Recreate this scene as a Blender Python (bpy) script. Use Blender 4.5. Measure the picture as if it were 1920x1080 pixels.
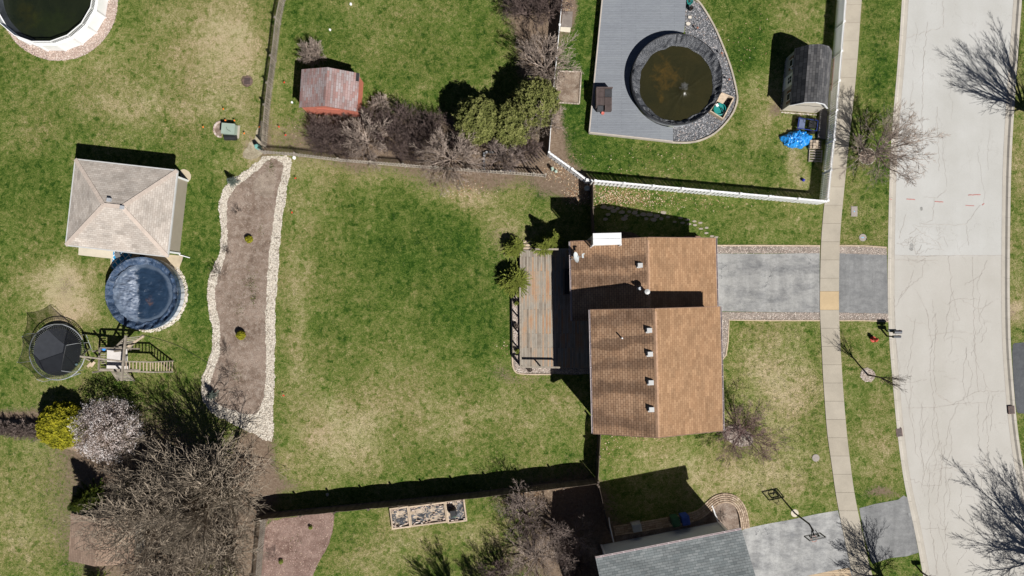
import bpy, math, random
from mathutils import Vector, Matrix, noise as mnoise
R = math.radians
PI = math.pi
for o in list(bpy.data.objects): bpy.data.objects.remove(o)
S = bpy.context.scene
C = S.collection

# ------------------------------------------------------------------ camera, sky, sun, exposure
H = 55.65; F = 1280.0; NX, NY = 960.0, 565.0       # flying height, focal length in photo pixels, point straight below
cam = bpy.data.objects.new('camera', bpy.data.cameras.new('camera')); C.objects.link(cam)
cam.location = (0, 0, H); cam.rotation_euler = (0, 0, 0)
cam.data.sensor_width = 36; cam.data.lens = 36 * F / 1920
cam.data.shift_y = 25 / 1920; cam.data.clip_end = 2000
S.camera = cam
S.render.resolution_x, S.render.resolution_y = 1024, 576
S.view_settings.view_transform = 'Standard'; S.view_settings.look = 'None'
S.view_settings.exposure = 0.32; S.view_settings.gamma = 1
SUNV = Vector((0.58, -0.69, 1.0))
el = math.atan2(SUNV.z, math.hypot(SUNV.x, SUNV.y))
az = math.atan2(SUNV.x, SUNV.y)
w = bpy.data.worlds.new('World'); S.world = w; w.use_nodes = True
nt = w.node_tree; nt.nodes.clear()
sk = nt.nodes.new('ShaderNodeTexSky'); sk.sky_type = 'NISHITA'; sk.sun_disc = False
sk.sun_elevation = el; sk.sun_rotation = az; sk.air_density = .28; sk.dust_density = .2; sk.altitude = 200
bg = nt.nodes.new('ShaderNodeBackground'); bg.inputs[1].default_value = 0.05
wo = nt.nodes.new('ShaderNodeOutputWorld')
nt.links.new(sk.outputs[0], bg.inputs[0]); nt.links.new(bg.outputs[0], wo.inputs[0])
sl = bpy.data.lights.new('sun', 'SUN'); sl.energy = 5.0; sl.angle = R(0.5); sl.color = (1.0, 0.975, 0.935)
so = bpy.data.objects.new('sun', sl); C.objects.link(so)
so.rotation_euler = SUNV.to_track_quat('Z', 'Y').to_euler(); so.location = (30, -40, 60)

# ------------------------------------------------------------------ helpers
def q(px, py, h=0.0):
    s = (H - h) / F
    return ((px - NX) * s, (NY - py) * s)
def g(px, py): return q(px, py, 0)
def gl(l, h=0.0): return [q(a, b, h) for a, b in l]
PX = H / F                                          # metres per photo pixel on the ground

class M:
    def __init__(s): s.v = []; s.f = []; s.r = []
    def add(s, vs, fs, r=None):
        b = len(s.v); s.v += [tuple(v) for v in vs]; s.f += [tuple(i + b for i in f) for f in fs]
        s.r += [random.random() if r is None else r] * len(vs); return s
    def box(s, c, d, rz=0, r=None, taper=1.0):
        x, y, z = d[0] / 2, d[1] / 2, d[2] / 2; co, si = math.cos(rz), math.sin(rz); vs = []
        for sz in (-1, 1):
            t = taper if sz > 0 else 1
            for sx, sy in ((-1, -1), (1, -1), (1, 1), (-1, 1)):
                a, b = sx * x * t, sy * y * t
                vs.append((c[0] + a * co - b * si, c[1] + a * si + b * co, c[2] + sz * z))
        return s.add(vs, [(0, 3, 2, 1), (4, 5, 6, 7), (0, 1, 5, 4), (1, 2, 6, 5), (2, 3, 7, 6), (3, 0, 4, 7)], r)
    def bx(s, x0, x1, y0, y1, z0, z1, r=None):
        return s.box(((x0 + x1) / 2, (y0 + y1) / 2, (z0 + z1) / 2), (x1 - x0, y1 - y0, z1 - z0), 0, r)
    def beam(s, a, b, w=.1, h=.1, r=None):
        a, b = Vector(a), Vector(b); d = (b - a).normalized()
        u = Vector((0, 0, 1)) if abs(d.z) < .95 else Vector((0, 1, 0))
        p = d.cross(u).normalized(); n = p.cross(d).normalized(); vs = []
        for e in (a, b):
            for i, j in ((-1, -1), (1, -1), (1, 1), (-1, 1)): vs.append(e + p * (i * w / 2) + n * (j * h / 2))
        return s.add(vs, [(0, 1, 2, 3), (7, 6, 5, 4), (0, 4, 5, 1), (1, 5, 6, 2), (2, 6, 7, 3), (3, 7, 4, 0)], r)
    def tube(s, pts, rad, n=6, r=None, caps=True):
        pts = [Vector(p) for p in pts]
        if not hasattr(rad, '__len__'): rad = [rad] * len(pts)
        vs = []; fs = []; prev = None
        for i, p in enumerate(pts):
            d = (pts[min(i + 1, len(pts) - 1)] - pts[max(i - 1, 0)])
            if d.length < 1e-6: d = Vector((0, 0, 1))
            d.normalize()
            u = prev if prev is not None else (Vector((0, 0, 1)) if abs(d.z) < .9 else Vector((1, 0, 0)))
            a = d.cross(u)
            if a.length < 1e-4: a = d.cross(Vector((1, .3, 0)))
            a.normalize(); b = a.cross(d); prev = b
            for k in range(n):
                t = 2 * PI * k / n
                vs.append(p + a * (math.cos(t) * rad[i]) + b * (math.sin(t) * rad[i]))
        for i in range(len(pts) - 1):
            for k in range(n):
                k2 = (k + 1) % n
                fs.append((i * n + k, i * n + k2, (i + 1) * n + k2, (i + 1) * n + k))
        if caps:
            fs.append(tuple(range(n))[::-1]); fs.append(tuple((len(pts) - 1) * n + k for k in range(n)))
        return s.add(vs, fs, r)
    def ring(s, c, rad, tr, n=40, m=6, r=None):
        vs = []; fs = []
        for i in range(n):
            t = 2 * PI * i / n
            for k in range(m):
                p = 2 * PI * k / m; rr = rad + tr * math.cos(p)
                vs.append((c[0] + rr * math.cos(t), c[1] + rr * math.sin(t), c[2] + tr * math.sin(p)))
        for i in range(n):
            for k in range(m):
                a, b = i * m + k, i * m + (k + 1) % m; j = (i + 1) % n
                fs.append((a, j * m + k, j * m + (k + 1) % m, b))
        return s.add(vs, fs, r)
    def lathe(s, c, prof, n=40, r=None, cap=True):
        vs = []; fs = []
        for rr, z in prof:
            for k in range(n):
                t = 2 * PI * k / n; vs.append((c[0] + rr * math.cos(t), c[1] + rr * math.sin(t), c[2] + z))
        for i in range(len(prof) - 1):
            for k in range(n):
                k2 = (k + 1) % n; fs.append((i * n + k, i * n + k2, (i + 1) * n + k2, (i + 1) * n + k))
        if cap: fs.append(tuple((len(prof) - 1) * n + k for k in range(n)))
        return s.add(vs, fs, r)
    def sheet(s, poly, z, r=None):
        return s.add([(x, y, z) for x, y in ccw(poly)], [tuple(range(len(poly)))], r)
    def prism(s, poly, z0, z1, r=None):
        poly = ccw(poly); n = len(poly)
        vs = [(x, y, z0) for x, y in poly] + [(x, y, z1) for x, y in poly]
        fs = [tuple(range(n))[::-1], tuple(range(n, 2 * n))] + [(i, (i + 1) % n, n + (i + 1) % n, n + i) for i in range(n)]
        return s.add(vs, fs, r)
    def strip(s, left, right, z, r=None):            # ribbon between two lines with the same number of points
        n = len(left); vs = [(x, y, z) for x, y in left] + [(x, y, z) for x, y in right]
        return s.add(vs, [(i, n + i, n + i + 1, i + 1) for i in range(n - 1)], r)
    def ridge(s, left, right, z0, z1, r=None):       # ribbon with side faces
        n = len(left); vs = [(x, y, z1) for x, y in left] + [(x, y, z1) for x, y in right] + [(x, y, z0) for x, y in left] + [(x, y, z0) for x, y in right]
        fs = []
        for i in range(n - 1):
            fs += [(i, n + i, n + i + 1, i + 1), (2 * n + i, i, i + 1, 2 * n + i + 1), (n + i, 3 * n + i, 3 * n + i + 1, n + i + 1)]
        fs += [(0, 2 * n, 3 * n, n), (n - 1, 2 * n - 1, 4 * n - 1, 3 * n - 1)]
        return s.add(vs, fs, r)
    def rock(s, x, y, z, rad, flat=.6):
        vs = []; a0 = random.random() * PI
        for k in range(4):
            t = a0 + k * PI / 2 + random.uniform(-.35, .35); rr = rad * random.uniform(.7, 1.25)
            vs.append((x + rr * math.cos(t), y + rr * math.sin(t), z + rad * flat * random.uniform(.0, .3)))
        vs.append((x + random.uniform(-.3, .3) * rad, y + random.uniform(-.3, .3) * rad, z + rad * flat * random.uniform(.8, 1.2)))
        vs.append((x, y, z - rad * .3))
        return s.add(vs, [(0, 1, 4), (1, 2, 4), (2, 3, 4), (3, 0, 4), (1, 0, 5), (2, 1, 5), (3, 2, 5), (0, 3, 5)])
    def build(s, name, mat, parent=None, base=None, smooth=False):
        if base is not None:
            bx_, by_, bz_ = base; s.v = [(x - bx_, y - by_, z - bz_) for x, y, z in s.v]
        me = bpy.data.meshes.new(name); me.from_pydata(s.v, [], s.f)
        at = me.attributes.new('rnd', 'FLOAT', 'POINT'); at.data.foreach_set('value', s.r)
        me.materials.append(mat)
        if smooth: me.polygons.foreach_set('use_smooth', [True] * len(me.polygons))
        me.update()
        o = bpy.data.objects.new(name, me); C.objects.link(o)
        if parent: o.parent = parent
        elif base is not None: o.location = base
        return o

def ccw(p):
    a = sum(p[i][0] * p[(i + 1) % len(p)][1] - p[(i + 1) % len(p)][0] * p[i][1] for i in range(len(p)))
    return p if a > 0 else p[::-1]
def dens(p, step, closed=True):
    out = []; n = len(p)
    for i in range(n if closed else n - 1):
        a, b = p[i], p[(i + 1) % n]; L = math.dist(a, b); k = max(1, int(L / step))
        out += [(a[0] + (b[0] - a[0]) * j / k, a[1] + (b[1] - a[1]) * j / k) for j in range(k)]
    if not closed: out.append(p[-1])
    return out
def smooth(p, it=2, closed=True):
    for _ in range(it):
        out = []; n = len(p)
        if not closed: out.append(p[0])
        for i in range(n if closed else n - 1):
            a, b = p[i], p[(i + 1) % n]
            out += [(a[0] * .75 + b[0] * .25, a[1] * .75 + b[1] * .25), (a[0] * .25 + b[0] * .75, a[1] * .25 + b[1] * .75)]
        if not closed: out.append(p[-1])
        p = out
    return p
def rough(p, step=.25, amp=.07, sm=1):
    p = smooth(p, sm) if sm else p
    return [(x + amp * (mnoise.noise((x * 1.7, y * 1.7, 1)) * 1.2 + random.uniform(-.5, .5)), y + amp * (mnoise.noise((x * 1.7, y * 1.7, 9)) * 1.2 + random.uniform(-.5, .5))) for x, y in dens(p, step)]
def inside(x, y, p):
    c = False; j = len(p) - 1
    for i in range(len(p)):
        if (p[i][1] > y) != (p[j][1] > y) and x < (p[j][0] - p[i][0]) * (y - p[i][1]) / (p[j][1] - p[i][1]) + p[i][0]: c = not c
        j = i
    return c
def scatter(m, poly, n, r0, r1, z=.0, holes=(), flat=.6):
    xs = [p[0] for p in poly]; ys = [p[1] for p in poly]; k = 0; t = 0
    while k < n and t < n * 20:
        t += 1; x = random.uniform(min(xs), max(xs)); y = random.uniform(min(ys), max(ys))
        if inside(x, y, poly) and not any(inside(x, y, h) for h in holes):
            m.rock(x, y, z, random.uniform(r0, r1), flat); k += 1
def circ(cx, cy, r, n=40, ry=None): return [(cx + r * math.cos(2 * PI * i / n), cy + (ry or r) * math.sin(2 * PI * i / n)) for i in range(n)]
def offs(line, d):
    out = []; n = len(line)
    for i in range(n):
        a = line[max(i - 1, 0)]; b = line[min(i + 1, n - 1)]; L = math.dist(a, b) or 1
        out.append((line[i][0] - (b[1] - a[1]) / L * d, line[i][1] + (b[0] - a[0]) / L * d))
    return out

def tag(o, label=None, cat=None, group=None, kind=None):
    if label: o['label'] = label
    if cat: o['category'] = cat
    if group: o['group'] = group
    if kind: o['kind'] = kind
    return o
def thing(name, label, cat, loc, rz=0, group=None):
    o = bpy.data.objects.new(name, None); C.objects.link(o); o.empty_display_size = .3
    o.location = (loc[0], loc[1], loc[2] if len(loc) > 2 else 0); o.rotation_euler = (0, 0, rz)
    return tag(o, label, cat, group)
def struct(name, m, mat): return tag(m.build(name, mat), kind='structure')
def stuff(name, m, mat, label, cat): return tag(m.build(name, mat), label, cat, kind='stuff')
def copy_tree(o, parent=None):
    c = o.copy(); C.objects.link(c)
    if parent: c.parent = parent
    for ch in [x for x in o.children]: copy_tree(ch, c)
    return c

# ------------------------------------------------------------------ materials
class N:
    def __init__(s, name):
        s.m = bpy.data.materials.new(name); s.m.use_nodes = True; s.t = s.m.node_tree
        s.b = s.t.nodes['Principled BSDF']; s.tc = s.t.nodes.new('ShaderNodeTexCoord')
    def n(s, ty, **k):
        x = s.t.nodes.new(ty)
        for a, b in k.items(): setattr(x, a, b)
        return x
    def l(s, a, b): s.t.links.new(a, b)
    def noise(s, sc, det=4, rough=.6, dist=0, vec=None, lo=.3, hi=.7):
        x = s.n('ShaderNodeTexNoise'); x.inputs['Scale'].default_value = sc; x.inputs['Detail'].default_value = det
        x.inputs['Roughness'].default_value = rough; x.inputs['Distortion'].default_value = dist
        s.l(vec or s.tc.outputs['Object'], x.inputs['Vector'])
        if lo is None: return x.outputs['Fac']
        r = s.n('ShaderNodeMapRange'); r.inputs[1].default_value = lo; r.inputs[2].default_value = hi
        s.l(x.outputs['Fac'], r.inputs[0]); return r.outputs[0]
    def mapv(s, scale=(1, 1, 1), rot=(0, 0, 0), loc=(0, 0, 0)):
        x = s.n('ShaderNodeMapping'); x.inputs['Scale'].default_value = scale; x.inputs['Rotation'].default_value = rot
        x.inputs['Location'].default_value = loc; s.l(s.tc.outputs['Object'], x.inputs['Vector']); return x.outputs[0]
    def math(s, op, a, b=None, clamp=False):
        x = s.n('ShaderNodeMath', operation=op, use_clamp=clamp)
        for i, v in enumerate((a, b)):
            if v is None: continue
            if isinstance(v, (int, float)): x.inputs[i].default_value = v
            else: s.l(v, x.inputs[i])
        return x.outputs[0]
    def mix(s, f, a, b, mode='MIX'):
        x = s.n('ShaderNodeMix', data_type='RGBA', blend_type=mode)
        if isinstance(f, (int, float)): x.inputs[0].default_value = f
        else: s.l(f, x.inputs[0])
        for i, v in ((6, a), (7, b)):
            if isinstance(v, tuple): x.inputs[i].default_value = (*v[:3], 1)
            else: s.l(v, x.inputs[i])
        return x.outputs[2]
    def ramp(s, f, stops):
        x = s.n('ShaderNodeValToRGB'); e = x.color_ramp.elements
        while len(e) < len(stops): e.new(.5)
        for i, (p, c) in enumerate(stops): e[i].position = p; e[i].color = (*c, 1)
        s.l(f, x.inputs[0]); return x.outputs[0]
    def attr(s, name, out='Fac'):
        x = s.n('ShaderNodeAttribute', attribute_name=name); return x.outputs[out]
    def bump(s, h, st=.5, dist=.02):
        x = s.n('ShaderNodeBump'); x.inputs['Strength'].default_value = st; x.inputs['Distance'].default_value = dist
        s.l(h, x.inputs['Height']); s.l(x.outputs[0], s.b.inputs['Normal'])
    def done(s, col, rough=.85, spec=.3, metal=0):
        if isinstance(col, tuple): s.b.inputs['Base Color'].default_value = (*col, 1)
        else: s.l(col, s.b.inputs['Base Color'])
        if isinstance(rough, (int, float)): s.b.inputs['Roughness'].default_value = rough
        else: s.l(rough, s.b.inputs['Roughness'])
        s.b.inputs['Specular IOR Level'].default_value = spec; s.b.inputs['Metallic'].default_value = metal
        return s.m
def mul(c, k): return tuple(min(1, v * k) for v in c)
def simple(name, c, var=.25, sc=3, fine=25, rough=.8, spec=.3, metal=0, bump=0, rnd=0):
    n = N(name); a = n.mix(n.noise(sc, 5), mul(c, 1 - var), mul(c, 1 + var))
    if fine: a = n.mix(n.noise(fine, 3), a, n.mix(1.0, a, mul((1, 1, 1), 1 - var * .8), 'MULTIPLY'))
    if rnd: a = n.mix(n.attr('rnd'), a, n.mix(1.0, a, (1 - rnd,) * 3, 'MULTIPLY'))
    if bump: n.bump(n.noise(fine or 20, 4, lo=None), bump, .03)
    return n.done(a, rough, spec, metal)
def rndramp(name, stops, rough=.85, spec=.3, fine=14, var=.25):
    n = N(name); a = n.ramp(n.attr('rnd'), stops)
    a = n.mix(n.noise(fine, 4), n.mix(1.0, a, (1 - var,) * 3, 'MULTIPLY'), a)
    return n.done(a, rough, spec)

def lawn_mat():
    n = N('lawn'); at = n.n('ShaderNodeAttribute', attribute_name='paint'); sp = n.n('ShaderNodeSeparateColor'); n.l(at.outputs['Color'], sp.inputs[0])
    dry, bare, lush = sp.outputs
    big = n.noise(.13, 4, .55, .4, lo=.25, hi=.75); spot = n.noise(1.5, 3, .6, 0, None, .54, .66); mid = n.noise(.75, 5, .62, .6, lo=.25, hi=.75)
    clump = n.noise(2.6, 5, .65, .3, lo=.3, hi=.7); fine = n.noise(4.2, 6, .85, 1.6, lo=.34, hi=.66); hair = n.noise(13, 4, .8, 0, lo=.3, hi=.7)
    v = n.math('ADD', dry, n.math('MULTIPLY', n.math('SUBTRACT', big, .5), .30))
    v = n.math('SUBTRACT', v, n.math('MULTIPLY', spot, .24))
    v = n.math('ADD', v, n.math('MULTIPLY', n.math('SUBTRACT', mid, .5), .30))
    v = n.math('ADD', v, n.math('MULTIPLY', n.math('SUBTRACT', clump, .5), .30))
    v = n.math('ADD', v, n.math('MULTIPLY', n.math('SUBTRACT', fine, .5), .58))
    v = n.math('ADD', v, n.math('MULTIPLY', n.math('SUBTRACT', hair, .5), .26))
    v = n.math('SUBTRACT', v, n.math('MULTIPLY', lush, .35), True)
    c = n.ramp(v, [(0, (.016, .050, .005)), (.2, (.044, .092, .011)), (.4, (.100, .146, .027)), (.58, (.180, .196, .062)), (.78, (.285, .268, .125)), (1, (.42, .37, .22))])
    c = n.mix(n.noise(.32, 3, .5, .3), c, n.mix(1.0, c, (1.10, .97, 1.12), 'MULTIPLY'))     # bluish against yellowish sward
    c = n.mix(hair, n.mix(1.0, c, (.55, .58, .52), 'MULTIPLY'), n.mix(1.0, c, (1.38, 1.34, 1.3), 'MULTIPLY'))
    soil = n.mix(n.noise(5, 6, .75), (.15, .098, .066), (.34, .26, .19)); soil = n.mix(n.noise(24, 3), n.mix(1.0, soil, (.6, .6, .6), 'MULTIPLY'), soil)
    k = n.math('ADD', bare, n.math('MULTIPLY', n.math('SUBTRACT', fine, .5), .7)); r = n.n('ShaderNodeMapRange'); r.inputs[1].default_value = .35; r.inputs[2].default_value = .65; n.l(k, r.inputs[0])
    c = n.mix(r.outputs[0], c, soil)
    n.bump(n.math('ADD', hair, fine), .7, .035)
    return n.done(c, .95, .1)

def road_mat():
    n = N('concrete_road'); sx = n.n('ShaderNodeSeparateXYZ'); n.l(n.tc.outputs['Object'], sx.inputs[0])
    up = n.math('GREATER_THAN', sx.outputs[1], g(0, 480)[1])
    c = n.mix(up, (.475, .455, .42), (.495, .49, .47))
    c = n.mix(n.noise(.35, 5, .6), n.mix(1.0, c, (.90, .895, .88), 'MULTIPLY'), c)
    tr = n.noise(.55, 4, .5, 0, n.mapv((1, .05, 1)), .35, .65); c = n.mix(tr, n.mix(1.0, c, (.955, .95, .94), 'MULTIPLY'), c)
    c = n.mix(n.noise(9, 6, .8), n.mix(1.0, c, (.92, .92, .92), 'MULTIPLY'), c)
    wv = n.n('ShaderNodeVectorMath', operation='ADD'); nz = n.n('ShaderNodeTexNoise'); nz.inputs['Scale'].default_value = 1.6; nz.inputs['Detail'].default_value = 5
    n.l(n.tc.outputs['Object'], nz.inputs['Vector']); n.l(n.mapv((1, .5, 1)), wv.inputs[0]); n.l(nz.outputs['Color'], wv.inputs[1])
    vo = n.n('ShaderNodeTexVoronoi', feature='DISTANCE_TO_EDGE'); vo.inputs['Scale'].default_value = .62; n.l(wv.outputs[0], vo.inputs['Vector'])
    cr = n.math('LESS_THAN', vo.outputs['Distance'], .0075); mk = n.noise(.28, 3, .5, 0, lo=.46, hi=.62)
    c = n.mix(n.math('MULTIPLY', n.math('MULTIPLY', cr, mk), .25), c, (.22, .19, .165))
    n.bump(n.noise(40, 3, lo=None), .15, .01)
    return n.done(c, .9, .25)
def concrete(name, c, stain=.12):
    n = N(name); a = n.mix(n.noise(.8, 5, .65), mul(c, 1 - stain), mul(c, 1 + stain * .5)); a = n.mix(n.noise(14, 6, .8), n.mix(1.0, a, (.86,) * 3, 'MULTIPLY'), a)
    a = n.mix(n.attr('rnd'), n.mix(1.0, a, (.93, .92, .90), 'MULTIPLY'), a); n.bump(n.noise(40, 3, lo=None), .15, .01)
    return n.done(a, .9, .25)
def asphalt(name, dark, light, th=(.35, .65)):
    n = N(name); a = n.mix(n.noise(.7, 7, .78, .15, n.mapv((.7, 1.3, 1)), *th), dark, light)
    a = n.mix(n.noise(3.2, 6, .8, .5), n.mix(1.0, a, (.72,) * 3, 'MULTIPLY'), a)
    wv = n.n('ShaderNodeVectorMath', operation='ADD'); nz = n.n('ShaderNodeTexNoise'); nz.inputs['Scale'].default_value = 2; nz.inputs['Detail'].default_value = 4
    n.l(n.tc.outputs['Object'], nz.inputs['Vector']); n.l(n.tc.outputs['Object'], wv.inputs[0]); n.l(nz.outputs['Color'], wv.inputs[1])
    vo = n.n('ShaderNodeTexVoronoi', feature='DISTANCE_TO_EDGE'); vo.inputs['Scale'].default_value = .5; n.l(wv.outputs[0], vo.inputs['Vector'])
    a = n.mix(n.math('MULTIPLY', n.math('LESS_THAN', vo.outputs['Distance'], .006), n.noise(.6, 3, .5, 0, lo=.5, hi=.65)), a, mul(dark, .6))
    a = n.mix(n.noise(1.1, 4, .6, 0, n.mapv((1, .12, 1)), .4, .62), n.mix(1.0, a, (.82,) * 3, 'MULTIPLY'), a)
    a = n.mix(n.noise(45, 3), n.mix(1.0, a, (.8,) * 3, 'MULTIPLY'), n.mix(1.0, a, (1.12,) * 3, 'MULTIPLY')); n.bump(n.noise(50, 3, lo=None), .3, .01)
    return n.done(a, .9, .2)
def shingle(name, c1, c2, mortar, row=.17, tab=.33, swap=False, streak=None, var=.2):
    n = N(name); v = n.mapv(rot=(0, 0, PI / 2)) if swap else n.tc.outputs['Object']
    b = n.n('ShaderNodeTexBrick'); b.offset = .5; b.inputs['Scale'].default_value = 1; b.inputs['Brick Width'].default_value = tab
    b.inputs['Row Height'].default_value = row; b.inputs['Mortar Size'].default_value = .014; b.inputs['Mortar Smooth'].default_value = .3; b.inputs['Bias'].default_value = 0
    b.inputs['Color1'].default_value = (*c1, 1); b.inputs['Color2'].default_value = (*c2, 1); b.inputs['Mortar'].default_value = (*mortar, 1); n.l(v, b.inputs['Vector'])
    b2 = n.n('ShaderNodeTexBrick'); b2.offset = .37; b2.inputs['Scale'].default_value = 1; b2.inputs['Brick Width'].default_value = tab * 2.3; b2.inputs['Row Height'].default_value = row * 2
    b2.inputs['Mortar Size'].default_value = 0; b2.inputs['Color1'].default_value = (.8, .8, .8, 1); b2.inputs['Color2'].default_value = (1.12, 1.12, 1.12, 1); n.l(v, b2.inputs['Vector'])
    c = n.mix(.75, b.outputs[0], b2.outputs[0], 'MULTIPLY')
    c = n.mix(n.noise(.5, 5, .6), n.mix(1.0, c, (1 - var,) * 3, 'MULTIPLY'), n.mix(1.0, c, (1 + var * .4,) * 3, 'MULTIPLY'))
    c = n.mix(n.noise(30, 3), n.mix(1.0, c, (.8,) * 3, 'MULTIPLY'), n.mix(1.0, c, (1.1,) * 3, 'MULTIPLY'))
    if streak:                                        # weather streaks that run down the slope
        sx = n.n('ShaderNodeSeparateXYZ'); n.l(n.tc.outputs['Object'], sx.inputs[0]); wob = n.math('MULTIPLY', n.math('SUBTRACT', n.noise(.42, 4, .6, .6, n.mapv((.45, 1, 1)), lo=None), .5), 3.6); yy = n.math('ADD', sx.outputs[1], wob); f = 0.0
        for cy, hwd in streak:
            r = n.n('ShaderNodeMapRange', interpolation_type='SMOOTHSTEP'); r.inputs[1].default_value = hwd * 1.5; r.inputs[2].default_value = hwd * .5; n.l(n.math('ABSOLUTE', n.math('SUBTRACT', yy, cy)), r.inputs[0]); f = n.math('MAXIMUM', r.outputs[0], f)
        f = n.math('MULTIPLY', f, n.noise(.35, 5, .7, .5, n.mapv((.5, 1, 1), loc=(4, 9, 0)), .18, .42))
        c = n.mix(f, c, n.mix(1.0, c, (.60, .60, .62), 'MULTIPLY'))
    n.bump(b.outputs['Fac'], -.4, .01)
    return n.done(c, .9, .15)
def boards(name, cols, wdt=.14, along='y', gap=.05, rough=.8, mortar=None):
    n = N(name); v = n.mapv(rot=(0, 0, PI / 2)) if along == 'y' else n.tc.outputs['Object']
    b = n.n('ShaderNodeTexBrick'); b.offset = .37; b.inputs['Scale'].default_value = 1; b.inputs['Brick Width'].default_value = 3.1; b.inputs['Row Height'].default_value = wdt
    b.inputs['Mortar Size'].default_value = wdt * gap; b.inputs['Color1'].default_value = (0, 0, 0, 1); b.inputs['Color2'].default_value = (1, 1, 1, 1); b.inputs['Mortar'].default_value = (.5, .5, .5, 1); n.l(v, b.inputs['Vector'])
    f = n.math('ADD', n.math('MULTIPLY', b.outputs[0], .55), n.math('MULTIPLY', n.noise(.5, 5, .6, 0, None, .3, .7), .55)); f = n.math('SUBTRACT', f, .05, True)
    c = n.ramp(f, [(i / (len(cols) - 1), x) for i, x in enumerate(cols)])
    gr = n.noise(6, 6, .7, 0, n.mapv((8, .5, 1) if along == 'y' else (.5, 8, 1)), .3, .7); c = n.mix(gr, n.mix(1.0, c, (.68,) * 3, 'MULTIPLY'), c)
    c = n.mix(b.outputs['Fac'], c, n.mix(1.0, c, (.25,) * 3, 'MULTIPLY'))
    n.bump(b.outputs['Fac'], -.5, .01)
    return n.done(c, rough, .2)

M_lawn = lawn_mat(); M_road = road_mat()
M_walk = concrete('sidewalk_concrete', (.43, .385, .315)); M_curb = concrete('curb_concrete', (.50, .46, .40)); M_gut = concrete('gutter_concrete', (.47, .435, .38))
M_newslab = concrete('new_concrete', (.55, .42, .26)); M_patio = concrete('patio_concrete', (.62, .56, .45)); M_tanpatio = concrete('tan_paving', (.55, .46, .33), .2)
M_asph = asphalt('driveway_asphalt', (.21, .212, .215), (.41, .405, .39), (.34, .56)); M_asph2 = asphalt('apron_asphalt', (.21, .212, .214), (.33, .33, .325)); M_asph3 = asphalt('pale_asphalt', (.19, .193, .20), (.48, .475, .46), (.3, .6)); M_asph4 = asphalt('dark_asphalt', (.10, .105, .115), (.14, .145, .15))
M_bark = simple('pale_bark', (.46, .37, .31), .3, 2, 12, .9, .1, rnd=.4); M_bark2 = simple('purple_twig', (.19, .14, .125), .35, 2, 12, .9, .1, rnd=.45)
M_bark3 = simple('dark_bark', (.15, .12, .10), .35, 2, 12, .9, .1, rnd=.3); M_bark4 = simple('grey_olive_bark', (.42, .345, .265), .35, 2, 9, .9, .1, rnd=.65); M_bark5 = simple('pink_brown_twig', (.36, .285, .25), .35, 2, 12, .9, .1, rnd=.5)
M_prune = simple('reddish_twig', (.30, .20, .185), .3, 2, 12, .9, .1, rnd=.5)
M_mulch = rndramp('x', [(0, (.1, .1, .1)), (1, (.2, .2, .2))])
def mulch(name, a, b, c):
    n = N(name); k = n.mix(n.noise(.55, 6, .7, .4, None, .35, .62), mul(a, .8), mul(b, 1.05)); k = n.mix(n.noise(2.2, 5, .7, 0, None, .45, .7), k, mul(c, 1.05)); k = n.mix(n.noise(9, 6, .85), n.mix(1.0, k, (.75,) * 3, 'MULTIPLY'), k); k = n.mix(n.noise(26, 4, .7, 0, None, .35, .6), n.mix(1.0, k, (.45,) * 3, 'MULTIPLY'), k)
    n.bump(n.noise(22, 5, .8, lo=None), .9, .04); return n.done(k, .95, .1)
M_mulch = mulch('grey_brown_mulch', (.26, .185, .14), (.36, .275, .22), (.45, .37, .305)); M_rmulch = mulch('reddish_mulch', (.25, .155, .125), (.36, .25, .21), (.42, .30, .25)); M_dirt = mulch('leafy_dirt', (.10, .07, .05), (.23, .165, .12), (.30, .225, .165))
M_gravel = rndramp('pale_gravel', [(0, (.24, .20, .17)), (.3, (.46, .38, .32)), (.6, (.56, .46, .40)), (.85, (.68, .62, .55)), (1, (.34, .25, .21))])
M_gravbed = mulch('gravel_bed', (.30, .25, .21), (.45, .38, .33), (.52, .45, .39))
M_ggravel = rndramp('grey_river_gravel', [(0, (.06, .065, .075)), (.35, (.17, .175, .19)), (.62, (.27, .27, .28)), (.85, (.50, .49, .50)), (1, (.34, .26, .22))]); M_ggbed = mulch('grey_gravel_bed', (.10, .105, .115), (.18, .18, .19), (.27, .27, .28))
M_stone = rndramp('white_edging_rock', [(0, (.20, .16, .12)), (.12, (.42, .36, .29)), (.35, (.62, .56, .47)), (.75, (.74, .68, .59)), (1, (.50, .43, .35))]); M_stbed = mulch('pale_stone_bed', (.42, .36, .28), (.60, .54, .45), (.66, .60, .52))
M_pgravel = rndramp('pink_gravel', [(0, (.34, .24, .2)), (.4, (.50, .38, .32)), (.75, (.60, .48, .41)), (1, (.70, .62, .56))]); M_pgbed = mulch('pink_gravel_bed', (.38, .28, .24), (.50, .39, .33), (.57, .46, .39))
M_white = simple('white_vinyl', (.80, .80, .80), .04, 1, 0, .45, .4); M_whitep = simple('white_painted_metal', (.50, .50, .49), .12, 2, 8, .5, .4); M_metal = simple('galvanised_metal', (.48, .50, .53), .12, 6, 20, .45, .5, .3)
M_black = simple('black_plastic', (.02, .02, .022), .3, 4, 0, .5, .4); M_rail = simple('painted_dark_rail', (.05, .048, .045), .3)
M_wood = simple('weathered_grey_wood', (.36, .31, .25), .3, 4, 18, .85, .15, rnd=.35); M_wood2 = simple('dark_fence_wood', (.16, .125, .10), .35, 3, 14, .85, .1, rnd=.35); M_wood3 = simple('pale_fence_wood', (.43, .38, .32), .25, 4, 18, .85, .15, rnd=.3); M_wood4 = simple('tan_lumber', (.58, .46, .34), .2, 4, 18, .8, .15, rnd=.25)
M_red = simple('red_barn_paint', (.52, .17, .115), .12, 3, 20, .7); M_hyd = simple('red_enamel', (.48, .07, .045), .1, 3, 0, .45)
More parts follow.
